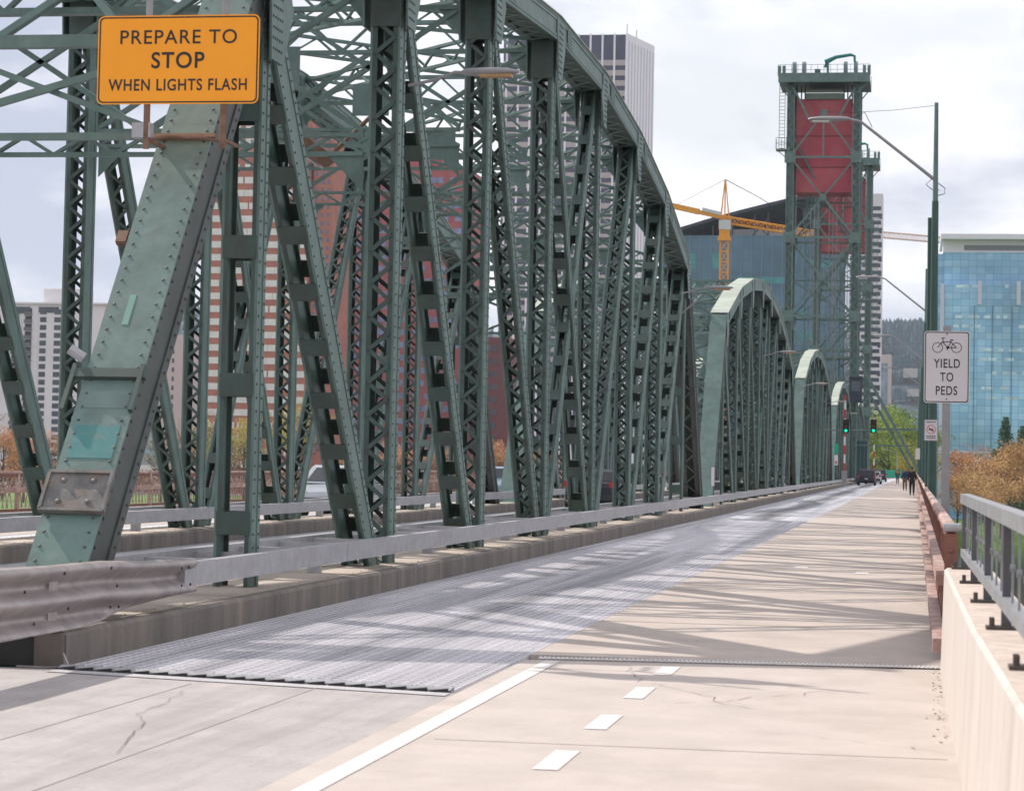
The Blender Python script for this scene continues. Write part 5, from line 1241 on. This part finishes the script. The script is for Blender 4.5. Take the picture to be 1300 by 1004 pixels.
cn = MB().add([(p[0] - t.location[0], p[1] - D, p[2] - Z0) for p in vs], fs).build('roof_canopy', mat('dark_roof_canopy', (.035, .035, .055), rough=.6, var=.3, scale=.2), t)
m = MB()
for px in (876, 905, 930, 958, 975, 1000, 1020, 1045, 1062): x = (px - 840) * u_; m.bar((x, 1.5, H_), (x, 1.5, H_ + (px - 820) * .036 * u_ * 4.5 + 1), .4, .4)
m.bar(((955 - 840) * u_, 1.2, H_), ((975 - 840) * u_, 1.2, H_ + 4.5), .35, .35); m.bar(((975 - 840) * u_, 1.2, H_), ((955 - 840) * u_, 1.2, H_ + 4.5), .35, .35)
m.build('roof_props', mat('dark_props', (.08, .08, .10)), t)
m = MB(); m.box((925 - 840) * u_, (1060 - 840) * u_, 8, 20, H_, H_ + 2.4); m.build('roof_plant', mat('white_plant', (.6, .6, .62)), t)
# H black and white banded tower
D = 900; u_ = U(D); t, w_, H_ = bldg('banded_tower', 'white residential tower with staggered black bands behind the lift towers', 1066, 1120, 249, D, 30, mat('white_render', (.68, .66, .67), rough=.7, var=.04))
k = 0; z = H_ - 18 * u_
while z > 4:
    m = MB(); a0 = (0 if k % 2 else 5) * u_; m.box(a0, w_ * .42, -.1, .05, z, z + 4.9 * u_); m.box(w_ * (.48 if k % 2 else .55), w_ + (.05 if k % 2 else -.3), -.1, .05, z, z + 4.9 * u_)
    m.box(w_ - 3.5 * u_, w_ + .1, -.12, .06, z - 2 * u_, z + 4.2 * u_) if k % 2 else None
    split(m, 'window_strip', WIN, t)
    z -= 9.0 * u_ if True else 0; k += 1
t, w_, H_ = bldg('pale_rear_tower', 'pale upper block just behind the banded tower', 1100, 1121, 246, 960, 20, mat('lilac_white', (.6, .6, .66), rough=.7))
# I small pale block
D = 950; t, w_, H_ = bldg('small_glass_block', 'small pale building with glass front right of the lift tower', 1117, 1131.5, 450, D, 22, mat('pale_stone', (.52, .47, .44), rough=.8, var=.06))
m = MB(); m.box(.1, w_ * .72, -.15, .05, 2, H_ - 3.5); m.build('glass_front', glassmat('small_glass', (.16, .24, .30), (.22, .30, .36), (.3, .32, .34), 1.6, 3.3, .1), t)
t, w_, H_ = bldg('brick_lowrise', 'low pinkish brick building at the end of the bridge', 1058, 1130, 560, 800, 22, mat('pink_brick', (.36, .20, .16), rough=.85))
# J blue glass building, right
D = 560; u_ = U(D); a = at(1198, 320, D); BG = glassmat('blue_glass', (.22, .44, .64), (.34, .57, .73), (.14, .28, .42), 1.9, 1.55, .05, rough=.15, nscale=.035)
t = thing('blue_glass_building', 'large blue glass building with white roof slab at right', 'building', (at(1186, 322, D)[0], D, Z0))
a0 = at(1186, 321, D); H_ = a0[2] - Z0; u_ = U(D)
def jx(px): return (px - 1186) * u_
def jz(py): return H_ - (py - 322) * u_ + .0
MB().box(0, jx(1199), 3, 30, 0, H_).build('set_back_wing', BG, t)
MB().box(jx(1199), jx(1420), 1.5, 34, 0, H_ + .3).build('upper_glass_walls', BG, t)
MB().box(jx(1197), jx(1420), -.6, 1.49, 0, jz(362)).build('glass_walls', BG, t)
LAV = mat('pale_fin_cladding', (.55, .57, .66), rough=.5, var=.04)
MB().box(jx(1194.5), jx(1199), -1., 3, 0, jz(361)).build('corner_fin', LAV, t)
for px in (1240, 1287.5): MB().box(jx(px), jx(px + 5), -.9, -.61, jz(387), jz(357)).build('short_fin', LAV, t)
MB().box(jx(1197), jx(1420), 2., 30, H_ + .3, H_ + 3.2).build('roof_storey', mat('white_roof_wall', (.74, .70, .74), rough=.7, var=.03), t)
MB().box(jx(1223), jx(1420), 1.9, 2.0, H_ + .8, H_ + 2.0).build('louvre_band', mat('grey_louvre', (.22, .22, .25)), t)
MB().box(jx(1194), jx(1424), -.8, 32, H_ + 3.2, H_ + 4.4).build('roof_slab', mat('white_slab', (.74, .72, .76), rough=.6, var=.02), t)
m = MB(); z = jz(600); m.box(jx(1185), jx(1300), -.9, -.61, jz(572), jz(569.5)); m.build('pale_ledge', LAV, t)
for py in (400, 412, 441, 453, 470, 489, 501, 362): 
    m = MB(); x = 1215 if py > 430 else 1200
    while x < 1410:
        wd = rnd.uniform(4, 16)
        if rnd.random() < .6: m.box(jx(x), jx(x + wd), -.66, -.61, jz(py + 4), jz(py))
        x += wd + rnd.uniform(0, 8)
    split(m, 'window_blind', mat('pale_blinds', (.50, .66, .74), rough=.4, var=.25, scale=.4), t)
for px in (1236, 1282, 1258, 1330): MB().box(jx(px), jx(px + .6), -.75, -.61, 0, jz(388)).build('mullion', mat('deep_blue_line', (.05, .13, .22)), t)

for (pn_, nm_), (c_, rs_, p_, m_) in REST.items():
    if rs_.v: tag(rs_.build(nm_ + '_rest', m_, p_), kind='stuff')
# ------------------------------------------------------------------ cranes
def lat_mast(mb, p, q, w_, n, r, side=(1, 0, 0)):
    p = V(p); q = V(q); a = (q - p).normalized(); s = (V(side) - a * V(side).dot(a)).normalized(); o = a.cross(s)
    cs = [s * i * w_ / 2 + o * j * w_ / 2 for i, j in ((-1, -1), (1, -1), (1, 1), (-1, 1))]
    for c in cs: mb.bar(p + c, q + c, r, r)
    for k in range(n):
        a0 = p.lerp(q, k / n); a1 = p.lerp(q, (k + 1) / n)
        for i in range(4): mb.bar(a0 + cs[i], a1 + cs[(i + 1) % 4], r * .6, r * .6); mb.bar(a0 + cs[i], a0 + cs[(i + 1) % 4], r * .6, r * .6)
D = 560; u_ = U(D); base = at(919, 350, D)
t = thing('tower_crane', 'orange tower crane with lattice jib in front of the teal glass block', 'crane', (base[0], D, Z0))
Z = lambda py: at(919, py, D)[2] - Z0
m = MB(); lat_mast(m, (0, 0, 0), (0, 0, Z(306)), 1.9, 26, .28); m.build('mast', ORANGE, t)
m = MB(); m.box(-1.5, 1.5, -1.5, 1.5, Z(306), Z(301)); m.box(-1.2, 1.2, -1.2, 1.2, Z(301), Z(292)); m.build('slewing_ring', ORANGE, t)
m = MB(); m.box(-1.3, 1.5, -1.4, 1.0, Z(292), Z(280)); m.build('operator_cab', mat('cab_white', (.55, .55, .56)), t)
m = MB(); zb = Z(277); lat_mast(m, (0, 0, zb - .4), (24.5, 2, zb - 4.2), 1.5, 16, .26, side=(0, 1, 0)); lat_mast(m, (.4, 0, zb - .6), (.6, 0, zb + .6), 1.5, 2, .2); m.build('jib', ORANGE, t)
m = MB(); m.bar((0, 0, zb), (-13.5, -1, zb + 3.0), 1.3, .9, side=(0, 1, 0)); m.bar((-13.5, -1, zb + 3.), (-6, -.5, zb + 1.4), 1.4, 1.3, side=(0, 1, 0)); m.build('counter_jib', ORANGE, t)
m = MB(); m.bar((-1, -.8, zb + 1.0), (-5.3, -1.2, zb + 2.0), .3, .8, side=(0, 1, 0)); m.build('name_banner', mat('cab_white', (1, 1, 1)), t)
m = MB(); ap_ = (0, 0, Z(228))
for s in (-1, 1):
    m.bar((s * .95, -.9, zb), (s * .1, 0, Z(229)), .22, .22); m.bar((s * .95, .9, zb), (s * .1, 0, Z(229)), .22, .22)
m.bar((0, 0, zb), ap_, .3, .3); m.build('apex_frame', ORANGE, t)
m = MB(); m.tube([ap_, (8, .6, zb + 5), (20, 1.6, zb - 2.2)], .09, 5); m.tube([ap_, (-11.5, -1, zb + 3.0)], .05, 5); m.build('tie_cable', DARK, t)
D = 1500; base = at(1260, 300, D); t = thing('distant_crane', 'faint distant crane jib crossing the sky behind the lamp pole', 'crane', (base[0], D, Z0)); zz = base[2] - Z0
m = MB(); lat_mast(m, (0, 0, 0), (0, 0, zz), 3, 20, .4); m.build('mast', ORANGE, t)
m = MB(); lat_mast(m, (10, 0, zz - 6), (-75, 0, zz + 1.2), 3.5, 30, .5, side=(0, 1, 0)); m.build('jib', mat('pale_orange', (.62, .42, .30)), t)

# ------------------------------------------------------------------ trees
def leafy(mb, c, r, n, size, squash=1.0):
    for i in range(n):
        d = V((rnd.gauss(0, 1), rnd.gauss(0, 1), rnd.gauss(0, 1))).normalized() * (r * rnd.random() ** .45); d[2] *= squash
        p = c + d; a = V((rnd.gauss(0, 1), rnd.gauss(0, 1), rnd.gauss(0, 1))).normalized(); b = a.cross(V((rnd.random(), rnd.random(), rnd.random()))).normalized(); s = size * rnd.uniform(.6, 1.4)
        mb.add([p - a * s, p + b * s * .6, p + a * s, p - b * s * .6], [(0, 1, 2, 3)])
BARK = mat('bark', (.10, .075, .055), rough=.95, var=.3, scale=4)
def leafmat(name, c, c2): return mat(name, c, rough=.8, col2=c2, scale=.5, sharp=(.38, .62))
def broad_tree(label, loc, H, R, lm, n=2600, group=None, sparse=False, size=.22):
    t = thing('broadleaf_tree', label, 'tree', loc, rnd.uniform(0, 6), group)
    tr = MB(); tr.tube([(0, 0, 0), (.1, 0, H * .25), (0, .1, H * .5), (.1, 0, H * .85)], [H * .022, H * .016, H * .012, H * .003], 7)
    tips = []
    for i in range(16 if not sparse else 26):
        z = H * rnd.uniform(.22, .7); a = rnd.uniform(0, 6.28); e_ = V((math.cos(a) * R * rnd.uniform(.5, .95), math.sin(a) * R * rnd.uniform(.5, .95), z + H * rnd.uniform(.12, .3)))
        mid = V((0, 0, z)).lerp(e_, .5) + V((0, 0, -.04 * H)); tr.tube([(0, 0, z), mid, e_], [H * .008, H * .005, H * .0015], 5); tips.append(e_); 
        for j in range(3 if not sparse else 6):
            o = e_ + V((rnd.gauss(0, 1), rnd.gauss(0, 1), rnd.uniform(.2, 1.4))) * R * .22; tr.tube([mid.lerp(e_, rnd.uniform(.3, 1)), o], [H * .003, H * .001], 4); tips.append(o)
    tips.append(V((0, 0, H * .9)))
    tr.build('trunk', BARK, t)
    cr = MB()
    for p in tips: leafy(cr, p, R * rnd.uniform(.20, .36), int(n / len(tips)), size, .8)
    cr.build('crown', lm, t); return t
def conifer(label, loc, H, R, lm, group=None):
    t = thing('conifer_tree', label, 'tree', loc, 0, group); tr = MB().tube([(0, 0, 0), (0, 0, H * .97)], [H * .015, .03], 6).build('trunk', BARK, t); cr = MB()
    for k in range(60):
        z = H * (.12 + .86 * k / 60); rr = R * (1 - (k / 60)) ** .85 * rnd.uniform(.75, 1.15) + .2
        for j in range(9):
            a = rnd.uniform(0, 6.28)
            for q_ in range(7): f_ = rnd.uniform(.15, 1); leafy(cr, V((math.cos(a) * rr * f_, math.sin(a) * rr * f_, z - f_ * rr * .25)), .4, 1, .30)
    cr.build('crown', lm, t); return t
OR = leafmat('orange_brown_leaves', (.48, .19, .07), (.68, .36, .19)); YG = leafmat('yellow_green_leaves', (.34, .29, .05), (.56, .46, .10)); TW = leafmat('tan_buds', (.40, .27, .15), (.58, .43, .25)); GR = leafmat('spring_green_leaves', (.15, .24, .03), (.32, .38, .07)); DG = leafmat('dark_fir_needles', (.04, .11, .07), (.10, .19, .09)); OL = leafmat('olive_leaves', (.42, .24, .08), (.58, .37, .15)); PR = leafmat('purple_brown_twigs', (.13, .08, .07), (.22, .14, .12))
G1 = 'trees in the riverside park at left'
# proto trees, then copies (all crowns rescaled and turned)
def tp(px, D, py=None): a = at(px, 600, D); return (a[0], D, Z0)
P_or = broad_tree('rusty orange tree at the far left edge behind the railing', tp(4, 520), 18, 5.5, OR, 5200, G1, size=.17)
P_yg = broad_tree('yellow green tree right of the sloping end post', tp(282, 540), 21, 6.0, YG, 5200, G1, size=.17)
P_tw = broad_tree('tan bare looking tree between the end post and first lattice post', tp(240, 505), 20, 6, TW, 2600, G1, sparse=True, size=.13)
P_gr = broad_tree('fresh green tree at the far end of the bridge path', tp(1128, 520), 26, 8, GR, 7000, 'green trees beyond the end of the bridge', size=.22)
def cp_(p, px, D, s, label, group, rz=None):
    return dup(p, tp(px, D), rnd.uniform(0, 6), label, group, (s, s, s * rnd.uniform(.9, 1.1)))
left = [(P_or, 30, 500, .8, 'low orange bush-like tree beneath the white apartment tower'), (P_or, 62, 560, .95, 'orange brown tree just left of the end post foot'), (P_tw, 95, 600, .9, 'tan tree under the apartment tower beside the end post'), (P_tw, 205, 540, .85, 'small tan tree directly right of the end post'), (P_yg, 330, 560, 1.05, 'tall golden green tree below the striped tower'),
        (P_tw, 310, 500, .9, 'bare branched tree framed by the hanger post'), (P_yg, 385, 580, 1.2, 'golden tree between hanger and first diagonal'), (P_or, 430, 620, .9, 'orange tree below the red brick office'), (P_tw, 470, 560, .9, 'tan tree behind the second lattice post'), (P_or, 505, 540, .85, 'russet tree below the blue window bands'), (P_or, 545, 600, .9, 'orange tree left of the second diagonal'), (P_tw, 585, 560, .8, 'tan tree in front of the dark red building'), (P_or, 630, 600, .9, 'orange tree seen between third posts'), (P_yg, 258, 600, .9, 'pale yellow tree before the pinkish building'), (P_or, 690, 620, .8, 'russet tree low between the fourth posts'), (P_tw, -30, 520, 1, 'tan tree cut by the left picture edge')]
for (p, px, D, s, lb) in left: cp_(p, px, D, s, lb, G1)
G2 = 'green trees beyond the end of the bridge'
for (p, px, D, s, lb) in [(P_gr, 1150, 540, .95, 'bright green tree behind the walking people'), (P_yg, 1170, 500, .9, 'yellow green tree left of the lamp poles'), (P_gr, 1106, 560, .9, 'green tree behind the right traffic signal'), (P_yg, 1140, 620, 1.25, 'tall pale green tree under the hill'), (P_gr, 1172, 600, 1.05, 'green tree right behind the sloping braces')]: cp_(p, px, D, s, lb, G2)
G3 = 'trees on the bank at right'
P_rt = broad_tree('large tan and olive tree filling the right edge above the railing', tp(1272, 400), 13.5, 6.5, OL, 9000, G3, size=.14)
P_r2 = broad_tree('orange brown feathery tree below the blue glass building', tp(1232, 430), 15, 4.6, OR, 6500, G3, sparse=True, size=.12)
for (p, px, D, s, lb) in [(P_r2, 1252, 440, 1.05, 'orange feathery tree beside the dark fir'), (P_r2, 1216, 450, .75, 'short russet tree right of the bicycle sign post'), (P_rt, 1318, 405, 1.05, 'olive tree cut by the right picture edge'), (P_r2, 1290, 450, 1.1, 'orange feathery tree under the fir at the right edge'), (P_rt, 1240, 385, .72, 'lower olive tree just above the railing')]: cp_(p, px, D, s, lb, G3)
P_c = conifer('dark green fir in front of the blue glass building', tp(1276, 480), 22.5, 4.8, DG, G3)
dup(P_c, tp(1298, 490), 1., 'fir at the right picture edge beside the other fir', G3, (1, 1, .93)); dup(P_c, tp(1262, 500), 1., 'shortest fir, half hidden by the orange trees', G3, (.7, .7, .72))
# far purple-brown wood at the foot of the hill
m = MB()
for i in range(260):
    px = rnd.uniform(1095, 1190); D = rnd.uniform(1300, 2000); c = tp(px, D); h_ = rnd.uniform(14, 26)
    leafy(m, V((c[0], c[1], Z0 + h_ * .6)), h_ * .45, 60, 1.0)
tag(m.build('distant_wood', PR), 'purple brown bare wood at the foot of the hill', 'wood', kind='stuff')
m = MB()
for i in range(420):
    px = rnd.uniform(-150, 720); D = rnd.uniform(640, 690); c = tp(px, D); h_ = rnd.uniform(5, 10)
    leafy(m, V((c[0], c[1], Z0 + h_ * .5)), h_ * .55, 45, .5)
tag(m.build('distant_shrubbery', leafmat('russet_shrubs', (.20, .09, .045), (.36, .2, .09))), 'mass of russet shrubs in front of the city buildings at left', 'shrubs', kind='stuff')

# ------------------------------------------------------------------ haze: one closed box of air round the whole scene
hz = MB().box(-2600, 2600, -320, 5200, -14, 420).build('haze', STEEL)
hz.data.materials.clear(); hm_ = bpy.data.materials.new('pale_air'); hm_.use_nodes = True; t_ = hm_.node_tree; t_.nodes.clear()
o_ = t_.nodes.new('ShaderNodeOutputMaterial'); v_ = t_.nodes.new('ShaderNodeVolumePrincipled'); v_.inputs['Color'].default_value = (.82, .91, 1, 1); v_.inputs['Density'].default_value = .00007; v_.inputs['Anisotropy'].default_value = .2
t_.links.new(v_.outputs[0], o_.inputs['Volume']); hz.data.materials.append(hm_)
tag(hz, 'thin pale air softening the hill and city', 'haze', kind='stuff')
